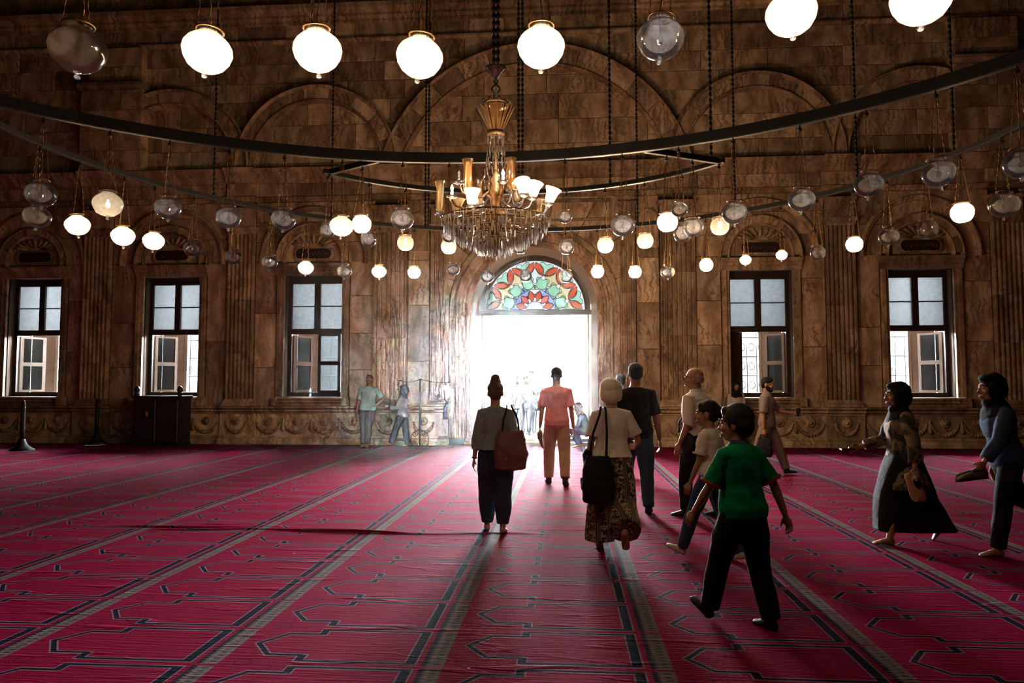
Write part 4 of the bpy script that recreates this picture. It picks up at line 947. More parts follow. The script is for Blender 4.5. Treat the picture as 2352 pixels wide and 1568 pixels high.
    def shirt(s, mat, sleeve=.5, hem=-.02, inf=.016, name='shirt', wr=.014, flare=0.05, collar=None, cuff=None, tuck=False, open_=False):
        mb = MB(); s.torso(mb, hem-.01, .505, inf, flare=flare)
        if hem < -.14:                                    # long tunic or cardigan: extend below the hips
            T = s.TORF if s.fem else s.TOR
            rg = []
            for z, a in ((-.06, .185), (hem*.5, .20+flare), (hem, .215+flare*1.6)):
                c = s.P + s.U*z; rg.append([c + V((1,0,0))*(a*math.cos(t)) + V((0,1,0))*(a*.78*math.sin(t)) for t in np.linspace(0, 2*PI, 21)[:-1]])
            mb.rings(rg)
        for i, (sp, ep, wp, fd, sg) in enumerate(s.arms):
            sl = sleeve[i] if isinstance(sleeve, tuple) else sleeve
            if sl <= 0: continue
            f = (.9 if s.fem else 1)*(.92 if s.child else 1)*(1+(s.g-1)*.3)
            pts = [sp - s.S*sg*.05 + s.U*.0, sp]; rad = [.066, .064*f+inf*.5]
            if sl <= .5: e = sp.lerp(ep, sl*2); pts += [sp.lerp(e, .6), e]; rad += [.050*f+inf, .050*f+inf*1.2]
            else: e = ep.lerp(wp, (sl-.5)*2); pts += [sp.lerp(ep, .5), ep, ep.lerp(e, .5), e]; rad += [.050*f+inf, .043*f+inf, .042*f+inf, .036*f+inf]
            mb.tube(pts, rad, 12)
        o = remesh(name, s.sc(mb), mat, s.root, s.vox, 2, wr, .10*s.k)
        if collar:
            m = MB(); c = s.P+s.U*.495; m.rings([[c + s.U*(z + .012*math.sin(t)*0) + s.S*(a*math.cos(t)) + s.F*(b*math.sin(t) - .004) for t in np.linspace(0, 2*PI, 19)[:-1]] for a, b, z in ((.072,.066,-.01), (.066,.060,.038), (.082,.074,.018), (.098,.088,-.016))], False, False); s.sc(m).build('collar', collar, s.root, True)
        if cuff:
            for i, (sp, ep, wp, fd, sg) in enumerate(s.arms):
                sl = sleeve[i] if isinstance(sleeve, tuple) else sleeve
                e = sp.lerp(ep, sl*2) if sl <= .5 else ep.lerp(wp, (sl-.5)*2); dd = (ep-sp).normalized() if sl <= .5 else (wp-ep).normalized()
                r_ = (.058 if sl <= .5 else .042)*(.92 if s.child else 1)+inf*1.5
                m = MB(); m.tube([e - dd*.018, e, e + dd*.006], [r_, r_+.003, r_-.004], 14, caps=False); s.sc(m).build('cuff', cuff, s.root, True)
        return o
    def pants(s, mat, inf=.018, hem=1.0, flare=0.0, top=.06, name='trousers', wr=.014, taper=0.0, wsize=.12):
        mb = MB(); s.torso(mb, -.14, top+.02, min(inf, .011))
        for i in (0, 1):
            hp_, kp, an, fd, fu = s.leg[i]; g = s.g
            e = kp.lerp(an, hem); r3 = .042 + inf + flare - taper
            mb.tube([hp_ + (hp_-kp).normalized()*.06, hp_, hp_.lerp(kp, .5), kp, kp.lerp(an, hem*.5), e], [.06*g, .088*g+min(inf,.014), .080*g+inf+flare*.2, .060+inf+flare*.42, .054+inf+flare*.7, r3], 16)
        return remesh(name, s.sc(mb), mat, s.root, s.vox, 2, wr, wsize*s.k)
    def skirt(s, mat, hem=.08, spread=.0, name='skirt', top=.08):
        mb = MB(); a0, a1 = s.leg[0][2], s.leg[1][2]; k0, k1 = s.leg[0][1], s.leg[1][1]
        def ring(c, a, b, z): return [V((c.x + a*math.copysign(abs(math.cos(t))**.62, math.cos(t)), c.y + b*math.copysign(abs(math.sin(t))**.62, math.sin(t)), z)) for t in np.linspace(0, 2*PI, 33)[:-1]]
        W_ = s.P + s.U*top; mk = (k0+k1)/2; ma = (a0+a1)/2
        dk = abs(k0.y-k1.y)/2; da = abs(a0.y-a1.y)/2
        rg = [ring(W_, .16, .13, W_.z), ring(s.P, .205, .16, s.P.z-.02), ring(s.P.lerp(mk, .5), .20, .17+dk*.5, s.P.lerp(mk, .5).z), ring(mk, .19, .12+dk+.05, mk.z), ring(mk.lerp(ma, .6), .185+spread, .13+dk*.4+da*.6, mk.lerp(ma, .6).z), ring(ma, .18+spread, .10+da, hem)]
        mb.rings(rg)
        return remesh(name, s.sc(mb), mat, s.root, s.vox, 3, .02, .16)
    def shoes(s, mat, which=(0, 1)):
        for i in which:
            mb = MB(); s.foot(mb, i, .008); remesh('shoe', s.sc(mb), mat, s.root, s.vox*.9, 1)
    def hair(s, kind, mat):
        mb = MB(); e = lambda c, r: s.he(mb, c, r)
        if kind == 'short': e((0,-.020,.046), (.079,.090,.078)); e((0,-.048,.005), (.072,.055,.072)); e((0,.045,.085), (.050,.030,.026))
        if kind == 'boy': e((0,-.018,.050), (.086,.098,.085)); e((0,-.050,.0), (.080,.062,.082)); e((0,.050,.085), (.060,.035,.032)); e((-.05,-.01,.02), (.034,.05,.06)); e((.05,-.01,.02), (.034,.05,.06))
        if kind == 'bun': e((0,-.018,.045), (.082,.094,.080)); e((0,-.050,.0), (.074,.058,.074)); e((0,-.045,.145), (.047,.047,.040)); e((0,-.03,.115), (.06,.06,.03))
        if kind == 'tied': e((0,-.016,.045), (.080,.093,.080)); e((0,-.048,.005), (.072,.055,.072)); e((0,.045,.080), (.055,.03,.028)); e((0,-.105,.02), (.04,.045,.045)); mb.tube([s.hp(0,-.11,.02), s.hp(0,-.13,-.06), s.hp(0,-.11,-.14)], [.03,.032,.012], 8)
        if kind == 'bob': e((0,-.016,.050), (.098,.106,.086)); e((0,-.040,-.005), (.098,.078,.090)); e((0,-.050,-.050), (.070,.050,.040)); e((0,.055,.080), (.06,.035,.032)); e((-.065,.0,-.005), (.034,.05,.065)); e((.065,.0,-.005), (.034,.05,.065))
        if kind == 'bald': e((-.058,-.035,-.005), (.020,.045,.045)); e((.058,-.035,-.005), (.020,.045,.045)); e((0,-.062,-.008), (.062,.042,.050))
        if kind == 'long': e((0,-.018,.046), (.082,.094,.080)); e((0,-.05,-.03), (.085,.06,.12)); e((0,-.065,-.14), (.08,.045,.10)); e((0,.04,.085), (.055,.03,.028))
        return remesh('hair', s.sc(mb), mat, s.root, s.vox*.8, 2, .006, .03)
    def hijab(s, mat, drape=1.0):
        mb = MB(); e = lambda c, r: s.he(mb, c, r)
        e((0,-.022,.040), (.091,.100,.092)); e((0,-.050,-.010), (.088,.078,.098)); e((0,.020,.088), (.072,.066,.036)); e((-.066,.010,-.02), (.024,.052,.090)); e((.066,.010,-.02), (.024,.052,.090)); e((0,.012,-.118), (.074,.070,.045))
        c = s.P; rg = []
        for z, a, b, yo in ((.58,.074,.070,.0), (.53,.085,.082,.0), (.49,.118,.100,.004), (.45,.165,.118,.006), (.40,.178,.128,.010), (.40-.10*drape,.150,.130,.016)):
            cc = c + s.U*z + s.F*yo; rg.append([cc + s.S*(a*math.cos(t)) + s.F*(b*math.sin(t)) for t in np.linspace(0, 2*PI, 19)[:-1]])
        mb.rings(rg)
        return remesh('headscarf', s.sc(mb), mat, s.root, s.vox*.85, 2, .012, .05)
    def beard(s, mat, full=True):
        mb = MB(); e = lambda c, r: s.he(mb, c, r)
        e((0,.045,-.080), (.045,.045,.032)); e((-.045,.020,-.045), (.022,.040,.042)); e((.045,.020,-.045), (.022,.040,.042)); mb.tube([s.hp(-.03,.086,-.048), s.hp(0,.098,-.042), s.hp(.03,.086,-.048)], [.006,.007,.006], 6)
        return remesh('beard', s.sc(mb), mat, s.root, s.vox*.7, 1)
    def belt(s, mat):
        T = s.TOR; mb = MB(); rg = []
        for z in (.045, .085): rg.append([s.P + s.U*z + s.S*((.158*s.g+.022)*math.cos(t)) + s.F*((.108*s.g+.022)*math.sin(t)) for t in np.linspace(0, 2*PI, 25)[:-1]])
        mb.rings(rg, False, False); return s.sc(mb).build('belt', mat, s.root, True)
    def world(s, p):
        a = s.root.rotation_euler.z; p = V(p)*s.k
        return V((p.x*math.cos(a)-p.y*math.sin(a), p.x*math.sin(a)+p.y*math.cos(a), p.z)) + s.root.location
    def grip(s, i):                                      # middle of the closed hand, in the world
        t, c, n, tt, d_ = s.tips[i]; return s.world(c), (s.world(c + d_) - s.world(c)).normalized(), (s.world(c+n)-s.world(c)).normalized(), (s.world(c+tt)-s.world(c)).normalized()
# ---- cloth colours
def patterned(name, dark, light, stripe=True, scale=26, thr=.52):
    m, N, L, b = nmat(name); nt = m.node_tree; co = coord(nt)
    n1 = noise(nt, co, scale, 4, .6, 1.2); blot = ramp(nt, n1, [(thr-.03, (0,0,0)), (thr+.03, (1,1,1))])
    c = mixc(nt, blot, dark, light)
    if stripe:
        sx = N.new('ShaderNodeSeparateXYZ'); L.new(co, sx.inputs[0])
        q = mth(nt, 'MODULO', mth(nt, 'ADD', mth(nt, 'ADD', sx.outputs[0], 5.0), mth(nt, 'MULTIPLY', sx.outputs[1], .3)), .115)
        band = mth(nt, 'LESS_THAN', q, .045); fine_ = mth(nt, 'LESS_THAN', mth(nt, 'MODULO', q, .015), .007)
        c = mixc(nt, band, c, mixc(nt, fine_, dark, tuple(x*.55 for x in light)))
    L.new(c, b.inputs['Base Color']); b.inputs['Roughness'].default_value = .9
    bump(nt, noise(nt, co, 7, 3, .5, .8), .4, .04, b); return m
SOLE = plain('tan_shoe_sole', (.42,.27,.15), .7); SHOE_K = plain('black_shoe_leather', (.010,.009,.009), .6, spec=.25); SHOE_B = plain('brown_shoe_leather', (.10,.055,.03), .5); WHITE_S = plain('off_white_sneaker', (.50,.44,.36), .7)
def held_shoe(name, label, loc, d_, up, L=.27, mat=SHOE_K, sole=SOLE, cat='shoe'):
    """a loose shoe: upper, sole; d_ points from heel to toe"""
    d_ = V(d_).normalized(); up = V(up); up = (up - d_*up.dot(d_)).normalized(); sd = d_.cross(up)
    r = empty(name, loc, 0, label, cat)
    def ring(u, w_, z0_, z1_): return [d_*(u*L) + sd*(w_*math.cos(t)) + up*(z0_ + (z1_-z0_)*(.5+.5*math.sin(t))) for t in np.linspace(0, 2*PI, 15)[:-1]]
    MB().rings([ring(u, w_, -.035, -.018) for u, w_ in ((-.5,.012),(-.48,.026),(-.35,.034),(-.1,.032),(.2,.044),(.38,.042),(.48,.028),(.5,.012))]).build('sole', sole, r, True)
    MB().rings([ring(u, w_, -.02, z1_) for u, w_, z1_ in ((-.49,.012,.03),(-.46,.026,.055),(-.34,.032,.058),(-.12,.030,.042),(.08,.036,.035),(.25,.040,.022),(.40,.037,.008),(.48,.018,-.008))]).build('upper', mat, r, True)
    MB().ell(d_*(-.25*L) + up*.045, (.03,.06,.012), 12, 6, Matrix((sd, d_, up)).transposed()).build('opening', SHOE_K if mat is not SHOE_K else SHOE_B, r, True)
    return r
# ---------------------------------------------------------------- the visitors
NAVY = cloth('navy_cloth', (.03,.045,.07)); BLACK = cloth('black_cloth', (.008,.008,.009)); KHAKI = cloth('khaki_cloth', (.34,.235,.15)); PINK = cloth('glare_paled_pink_cotton', (.60,.22,.25)); GREYG = cloth('grey_green_knit', (.26,.32,.33)); WHITEC = cloth('white_cotton', (.78,.70,.63)); GREEN = cloth('green_pique', (.0,.19,.065)); GREYS = cloth('taupe_cotton', (.20,.165,.145)); MINT = cloth('mint_cotton', (.20,.46,.38)); BLUEG = cloth('pale_blue_cotton', (.38,.43,.52)); DENIM = cloth('blue_denim', (.035,.055,.11)); CHAR = cloth('charcoal_cloth', (.06,.06,.065)); BLUE = cloth('royal_blue_cloth', (.06,.09,.28)); REDC = cloth('red_piping', (.45,.03,.02)); DKTEE = cloth('dark_slate_tee', (.045,.06,.07)); MAROON = plain('maroon_leather', (.17,.06,.055), .55); BAGK = plain('black_bag_leather', (.008,.007,.008), .65, spec=.2)  # pink paled to carry the veil of door glare over that shirt
# 1 woman in grey top
p = Person('woman in grey top and navy trousers walking away with a maroon tote', (.10, -10.52), 2, 1.545, lean=2, thigh=(8,-5), knee=(10,8), foot=(0,-6), abd=(0,0), arm=((-4,13,10),(-12,16,20)), fore=(None, (50,-18)), female=True, girth=1.02, skin='fair', vox=.0105, hyaw=0, hpitch=-4)
p.body(); p.shirt(GREYG, (.80,.80), hem=-.06, inf=.022, flare=.12); p.pants(NAVY, inf=.038, flare=.012, taper=.026, hem=.95, wr=.02, wsize=.2); p.hair('bun', HAIR_B)
m = MB(); sp, ep, wp, fd, sg = p.arms[0]; m.tube([wp - fd*.012, wp + fd*.004], [.032, .032], 12, caps=False); p.sc(m).build('bracelet', BAGK, p.root, True)
def tote(label, loc, rz, w_, h_, dep, mat, strap_to, strap_mat=None, nm='tote_bag', cat='bag'):
    r = empty(nm, loc, rz, label, cat); strap_mat = strap_mat or mat
    def rg(z, a, b): return [(a*math.copysign(abs(math.cos(t))**.5, math.cos(t)), b*math.copysign(abs(math.sin(t))**.5, math.sin(t)), z) for t in np.linspace(0, 2*PI, 25)[:-1]]
    mb = MB().rings([rg(-h_, w_*.30, dep*.4), rg(-h_*.96, w_*.46, dep*.62), rg(-h_*.6, w_*.52, dep*.75), rg(-h_*.25, w_*.46, dep*.55), rg(0, w_*.38, dep*.22)])
    remesh('bag_body', mb, mat, r, .014, 2, .03, .1)
    inv = Matrix.Rotation(-rz, 3, 'Z'); tp = inv @ (V(strap_to) - V(loc))
    for s_ in (-1, 1): MB().tube([(s_*w_*.28, s_*dep*.1, -.03), (s_*w_*.22 + tp.x*.3, tp.y*.02 - .01, tp.z*.5), (s_*w_*.10 + tp.x*.8, tp.y*.25, tp.z*.92), (s_*.02 + tp.x, tp.y*.65, tp.z + .03), tuple(tp + V((s_*.012, 0, .015)))], .011, 8, flat=.5).build('strap', strap_mat, r, True)
    return r
sh = p.world(p.arms[1][0] + p.S*.0 + V((0,0,.06))); e_ = p.world(p.arms[1][1])
tote('maroon leather tote bag on the shoulder of the woman in grey', (sh.x+.04, sh.y-.16, sh.z-.22), .25, .33, .40, .12, MAROON, sh, BAGK)
# 2 man in pink shirt
p = Person('man in pink shirt and khaki trousers walking toward the bright door', (.69, -7.05), 1, 1.79, thigh=(10,-7), knee=(6,16), foot=(0,-14), arm=((-2,11,10),(-4,11,8)), skin='brown', vox=.011, curl=(1.1,.9))
p.body(feet=False); p.shirt(PINK, .40, hem=-.10, inf=.024, flare=.05); p.pants(KHAKI, inf=.022, hem=.96, flare=.005); p.hair('short', HAIR_K); p.shoes(SHOE_K); p.belt(SHOE_B)
c, d_, n, t = p.grip(0)
held_shoe('held_shoe', 'brown slip-on shoe with tan edge in the pink shirt man\'s hand', c + V((0,0,-.10)), (.10,-.15,-1), (-1,.2,0), .27, SHOE_B)
held_shoe('held_shoe', 'second brown shoe dangling beside the pink shirt man\'s leg', c + V((.075,-.02,-.12)), (-.05,.1,-1), (1,.2,0), .27, SHOE_B)
c, d_, n, t = p.grip(1)
r = empty('sunglasses', c, 0, 'dark sunglasses held in the pink shirt man\'s right hand', 'sunglasses')
for s_ in (-1, 1):
    MB().tube([(.0+.03*math.cos(a), .035*s_, -.07+.022*math.sin(a)) for a in np.linspace(0, 2*PI, 13)[:-1]], .004, 5, True).build('lens_rim', SHOE_K, r, True); MB().tube([(-.02, .06*s_, -.06), (-.01, .055*s_, .0), (.0, .03*s_, .03)], .003, 5).build('temple', SHOE_K, r, True)
MB().tube([(0,-.012,-.065),(0,.012,-.065)], .004, 5).build('bridge', SHOE_K, r)
# 3 youth in the doorway with printed shirt
p = Person('boy in dark printed T-shirt and jeans stepping in through the doorway', (-.20, .75), 192, 1.60, lean=2, thigh=(-12,18), knee=(10,10), foot=(-8,4), arm=((10,34,18),(-14,26,50)), fore=((22,30),(20,10)), skin='tan', vox=.013, z0=.17, girth=.92, hyaw=-8)
p.body(feet=False); p.shirt(DKTEE, .36, hem=-.03, inf=.016); p.pants(DENIM, inf=.018); p.hair('short', HAIR_K); p.shoes(CHAR)
def patch(person, x0, x1, z0_, z1_, mat, name, off=.0):
    q = MB(); rows_ = []
    for z in np.linspace(z0_, z1_, 6):
        T = person.TOR; a = np.interp(z, [t_[0] for t_ in T], [t_[1] for t_ in T])*person.g + .016; b = np.interp(z, [t_[0] for t_ in T], [t_[2] for t_ in T])*person.g + .016
        rows_.append([person.P + person.U*z + person.S*x + person.F*(b*max(0, 1-(abs(x)/a)**2.35)**(1/2.35) + .012 + off) for x in np.linspace(x0, x1, 7)])
    o_ = len(q.v); q.v += [tuple(v_) for r_ in rows_ for v_ in r_]
    for j in range(5):
        for i in range(6): a = o_ + j*7 + i; q.face(a, a+1, a+8, a+7)
    return person.sc(q).build(name, mat, person.root, True)
PRINT = plain('cream_shirt_print', (.55,.42,.36), .8)
patch(p, -.075, .045, .10, .38, PRINT, 'shirt_print'); patch(p, .045, .115, .20, .29, PRINT, 'shirt_print', .001)
fc = bpy.data.curves.new('print_lettering', 'FONT'); fc.body = 'EXCEL'; fc.size = .075; fc.extrude = .001; fc.align_x = 'CENTER'
fo = bpy.data.objects.new('print_lettering', fc); col.objects.link(fo); fo.parent = p.root
_me = None
fcen = (p.P + p.U*.225 + p.F*.155 + p.S*.02)*p.k; fo.location = fcen; fo.rotation_euler = (PI/2 - R(2), 0, PI); fc.materials.append(CHAR)
dg = dgraph(); dg.update(); _me = bpy.data.meshes.new_from_object(fo.evaluated_get(dg)); _o = link('print_lettering', _me, p.root, fo.location.copy()); _o.rotation_euler = fo.rotation_euler.copy(); bpy.data.objects.remove(fo); _o.name = 'print_lettering'
# 4, 5 people outside the door
p = Person('tall person in blue-grey tunic standing behind the printed-shirt boy', (-.10, 1.75), 165, 1.80, thigh=(14,-10), knee=(4,8), arm=((6,8,20),(0,8,14)), skin='brown', vox=.015, z0=.14); p.body(feet=False); p.shirt(cloth('slate_blue_cloth', (.10,.14,.22)), .9, hem=-.30, inf=.03); p.pants(NAVY); p.hair('short', HAIR_K); p.shoes(SHOE_K)
p = Person('person half hidden behind the printed-shirt boy in the doorway', (-.50, 2.7), 170, 1.62, arm=((5,8,20),(0,8,14)), skin='brown', vox=.016, z0=.14, female=True); p.body(); p.shirt(BLUEG, .95, hem=-.2, inf=.03); p.pants(NAVY); p.hijab(NAVY)
# 6 squatting at the door
p = Person('person in blue squatting on the floor beside the right door jamb', (1.36, -.52), 82, 1.62, lean=22, thigh=(98,104), knee=(128,132), foot=(-8,-8), abd=(14,10), arm=((42,8,40),(38,8,45)), fore=((70,-10),(75,-12)), female=True, skin='tan', vox=.013, hpitch=8)
p.body(); p.shirt(BLUE, .9, hem=-.12, inf=.022); p.pants(BLUE, inf=.024); p.hijab(cloth('dark_plum_cloth', (.035,.016,.02)), 1.0)
c, d_, n, t = p.grip(0); o = empty('bundle', c, 0, 'small grey bundle held by the squatting person in blue', 'bag'); remesh('cloth', MB().ell((-.02,0,-.04), (.10,.09,.09), 14, 10).ell((-.05,.0,.05), (.03,.03,.04), 10, 8), cloth('grey_bundle_cloth', (.22,.25,.26)), o, .014, 2, .02, .04); MB().tube([(-.05,0,.07),(-.06,.0,.095)], [.02,.028], 8).build('knot', cloth('white_knot_cloth', (.6,.6,.58)), o, True)
# 7 white-haired woman
PANT = patterned('patterned_trouser_cloth', (.018,.014,.014), (.42,.30,.19))
p = Person('white-haired woman in white top and patterned wide trousers seen from behind', (1.24, -11.25), -4, 1.565, lean=3, thigh=(8,-14), knee=(6,44), foot=(0,-52), arm=((-4,12,8),(14,26,70)), fore=(None, (78,-4)), female=True, girth=1.10, skin='tan', vox=.0105, curl=(1.1,.6), hyaw=-6)
p.body(); p.shirt(WHITEC, .40, hem=-.02, inf=.024, flare=.05); p.pants(PANT, inf=.03, flare=.085, hem=.98, wr=.03, wsize=.22); p.hair('bob', HAIR_W)
sh = p.world(p.arms[0][0] + p.S*.05 + V((0,0,.055)))
tote('black shoulder bag hanging over the back of the white-haired woman', (sh.x-.05, sh.y-.21, sh.z-.40), .1, .28, .42, .09, BAGK, sh, BAGK, 'shoulder_bag')
c, d_, n, t = p.grip(0)
j = empty('jacket', c + V((.02,-.02,.10)), 0, 'black jacket bundled over the white-haired woman\'s left forearm', 'jacket'); remesh('folded_cloth', MB().ell((0,0,-.02), (.085,.11,.13), 14, 10).ell((.05,-.03,-.10), (.09,.10,.11), 14, 10).ell((-.03,.03,.06), (.06,.08,.10), 12, 8), BLACK, j, .013, 2, .04, .06); MB().ell((-.02,-.125,.02), (.008,.004,.008), 8, 6).build('button', STEEL, j, True)
held_shoe('held_shoe', 'black shoe hanging from the white-haired woman\'s hand', c + V((-.03,-.02,-.13)), (.05,-.1,-1), (-1,.1,0), .25, SHOE_K, SHOE_K)
held_shoe('held_shoe', 'second black shoe hanging against her patterned trousers', c + V((.05,-.03,-.12)), (.0,.1,-1), (1,.1,0), .25, SHOE_K, SHOE_K)
# 8 man in black tee
p = Person('tall man in black T-shirt walking just beyond the white-haired woman', (1.66, -9.22), -2, 1.80, thigh=(12,-8), knee=(6,10), arm=((4,10,14),(-2,14,12)), skin='brown', vox=.012, girth=1.06, hyaw=10)
p.body(feet=False); p.shirt(BLACK, .44, hem=-.08, inf=.02); p.pants(NAVY, inf=.022); p.hair('short', HAIR_K); p.shoes(SHOE_K)
# 9 person ahead of him
p = Person('barefoot person in dark clothes ahead of the man in black T-shirt', (1.78, -5.45), -12, 1.72, thigh=(16,-16), knee=(8,10), foot=(0,-16), arm=((8,8,10),(-8,8,14)), skin='tan', vox=.014); p.body(); p.shirt(NAVY, .5, hem=-.06); p.pants(NAVY, inf=.02, hem=.92); p.hair('short', HAIR_K)
# 10 older man in white shirt
p = Person('older bald man in white shirt and glasses looking left', (2.34, -9.50), 48, 1.74, lean=2, thigh=(14,-8), knee=(14,10), arm=((-4,12,28),(2,12,20)), skin='tan', girth=1.12, vox=.011, hyaw=24, hpitch=-2)
p.body(feet=False); p.shirt(WHITEC, .52, hem=-.0, inf=.024, collar=WHITEC, cuff=WHITEC); p.pants(BLACK, inf=.022); p.hair('bald', HAIR_G); p.belt(BLACK); p.shoes(SHOE_K)
gl = MB()
for s_ in (-1, 1): gl.tube([p.hp(s_*.031 + .021*math.cos(a), .100, .010 + .017*math.sin(a)) for a in np.linspace(0, 2*PI, 13)[:-1]], .002, 5, True); gl.tube([p.hp(s_*.052,.098,.014), p.hp(s_*.076,.06,.016), p.hp(s_*.078,-.01,.012)], .002, 5)
gl.tube([p.hp(-.010,.102,.012), p.hp(.010,.102,.012)], .002, 5); p.sc(gl).build('glasses', STEEL, p.root, True)
c = p.world(p.P + V((-.20,.02,-.05))); jk = empty('waist_bag', c, R(48), 'black bag slung at the hip of the bald man', 'bag'); remesh('bag_body', MB().ell((.0,0,-.04), (.055,.12,.13), 16, 10), BAGK, jk, .014, 2, .02, .08); MB().tube([(.02,.12,.08),(.06,.14,.20),(.10,.10,.28)], .012, 6).build('strap', BAGK, jk, True)
# 11 girl in white tee
p = Person('girl in white T-shirt and jeans with dark hair, beside the boy in green', (2.08, -11.55), 52, 1.38, lean=2, thigh=(24,-10), knee=(6,16), foot=(22,-10), arm=((10,10,14),(-12,10,16)), female=True, child=True, skin='tan', vox=.010, hyaw=18)
p.body(feet=False); p.shirt(WHITEC, .36, hem=-.04, inf=.022, flare=.08, cuff=WHITEC); p.pants(DENIM, inf=.018); p.hair('tied', HAIR_K); p.shoes(WHITE_S)
# 12 boy in green polo
p = Person('boy in green polo shirt and black trousers striding left in front', (1.93, -13.26), 34, 1.385, lean=3, thigh=(20,-7), knee=(6,8), foot=(34,0), abd=(4,3), arm=((22,18,12),(-22,20,10)), child=True, girth=1.14, skin='tan', vox=.009, hyaw=26, curl=(.45,.35))
p.body(feet=False); p.shirt(GREEN, .46, hem=-.10, inf=.022, collar=NAVY, cuff=REDC); p.pants(BLACK, inf=.024, flare=.01); p.hair('boy', HAIR_K); p.shoes(SHOE_K)
for i in (1,): an, fd, fu = p.leg[i][2:]; q = MB(); q.ell(an + fd*.168 - fu*.060, (.030,.022,.016), 10, 6); p.sc(q).build('toe_cap', WHITE_S, p.root, True)
# 13 woman far behind at the window
p = Person('woman in white with black headscarf standing below the right window', (4.83, -.62), 182, 1.60, arm=((10,8,30),(12,8,40)), female=True, skin='brown', vox=.014)
p.body(); p.shirt(cloth('cream_blouse', (.50,.44,.36)), .95, hem=-.3, inf=.026); p.skirt(CHAR); p.hijab(BLACK)
# 14 man in taupe shirt
p = Person('bearded man in taupe short-sleeved shirt walking with a black bag and phone', (4.22, -5.45), -112, 1.68, lean=0, thigh=(22,-20), knee=(4,14), foot=(8,-22), arm=((34,10,40),(-8,10,10)), fore=((82,-4), None), skin='tan', vox=.011, hyaw=-6, hpitch=-8, curl=(.9,1.1), girth=1.04)
p.body(feet=False); p.shirt(GREYS, .46, hem=-.07, inf=.024, collar=GREYS, flare=.06); p.pants(GREYS, inf=.022); p.hair('short', HAIR_K); p.beard(HAIR_K); p.shoes(SHOE_K); p.belt(SHOE_K)
c, d_, n, t = p.grip(0); o = empty('phone', c, R(-112), 'small dark phone in the bearded man\'s raised hand', 'phone'); MB().box(-.004,.008,-.02,.05,-.04,.10).build('phone_case', SHOE_K, o); MB().box(.008,.010,-.015,.045,-.03,.09).build('screen', plain('dark_phone_glass', (.02,.02,.025), .1, bmp=0), o)
c, d_, n, t = p.grip(1); tote('flat black bag carried low in the bearded man\'s hand', (c.x, c.y, c.z-.06), R(-112+90), .26, .32, .07, BAGK, (c.x, c.y, c.z+.01), BAGK, 'hand_bag')
# 15 woman in patterned cardigan
CARD = patterned('patterned_cardigan_knit', (.012,.018,.020), (.16,.105,.05), False, 9, .50)
p = Person('woman in black headscarf and patterned cardigan striding left barefoot', (4.05, -10.72), 90, 1.56, lean=2, thigh=(17,-20), knee=(4,22), foot=(2,-46), arm=((0,24,12),(24,8,50)), fore=((6,12),(74,6)), female=True, skin='tan', vox=.0105, curl=(1.1,.9), girth=1.04)
p.body(); p.shirt(CARD, .92, hem=-.34, inf=.03, name='cardigan', flare=.06); p.skirt(BLACK, .13, .0); p.hijab(BLACK, 1.5)
c, d_, n, t = p.grip(0)
held_shoe('held_sandal', 'tan flat shoe in the hand of the woman in patterned cardigan', c + V((.02,-.03,-.11)), (.35,0,-1), (-.2,-1,0), .26, SOLE, SOLE)
held_shoe('held_sandal', 'second tan shoe, pale toed, swinging beside the black skirt', c + V((-.03,-.01,-.10)), (.30,0,-1), (.2,1,0), .26, SOLE, SOLE)
c, d_, n, t = p.grip(1); o = empty('phone', c, R(90), 'dark phone held out by the woman in patterned cardigan', 'phone'); MB().box(-.035,.035,-.02,.12,-.008,.006).build('phone_case', SHOE_K, o); MB().box(-.03,.03,-.015,.115,.006,.008).build('screen', MATS['dark_phone_glass'], o)
# 16 woman at the right edge
p = Person('woman in black headscarf and denim jacket at the right edge', (4.76, -11.12), 90, 1.64, lean=8, thigh=(14,-24), knee=(4,44), foot=(0,-62), arm=((30,10,16),(-6,8,14)), female=True, skin='tan', vox=.0105, curl=(1.1,.5), hpitch=4)
p.body(); p.shirt(DENIM, .95, hem=-.08, inf=.028, name='jacket'); p.pants(BLACK, inf=.022); p.hijab(BLACK, 2.0)
c, d_, n, t = p.grip(0)
held_shoe('held_shoe', 'dark brown shoe held low by the woman in denim jacket', c + V((-.06,-.02,-.06)), (-1,0,-.12), (0,0,1), .27, SHOE_B, SHOE_K)
held_shoe('held_shoe', 'second dark shoe with pale laces in the denim jacket woman\'s hand', c + V((-.02,.05,-.05)), (-1,.1,-.05), (0,0,1), .26, SHOE_K, SHOE_B)
# 18 man leaning on the wall
p = Person('man in mint green T-shirt leaning against the wall with hand on hip', (-3.95, -.74), 180, 1.78, lean=-7, thigh=(10,14), knee=(6,4), abd=(-6,-3), arm=((-12,40,60),(-2,14,6)), fore=((24,-38), None), skin='brown', vox=.013, hpitch=4, girth=1.05)
p.body(); p.shirt(MINT, .44, hem=-.10, inf=.022); p.pants(CHAR, inf=.024); p.hair('short', HAIR_K)
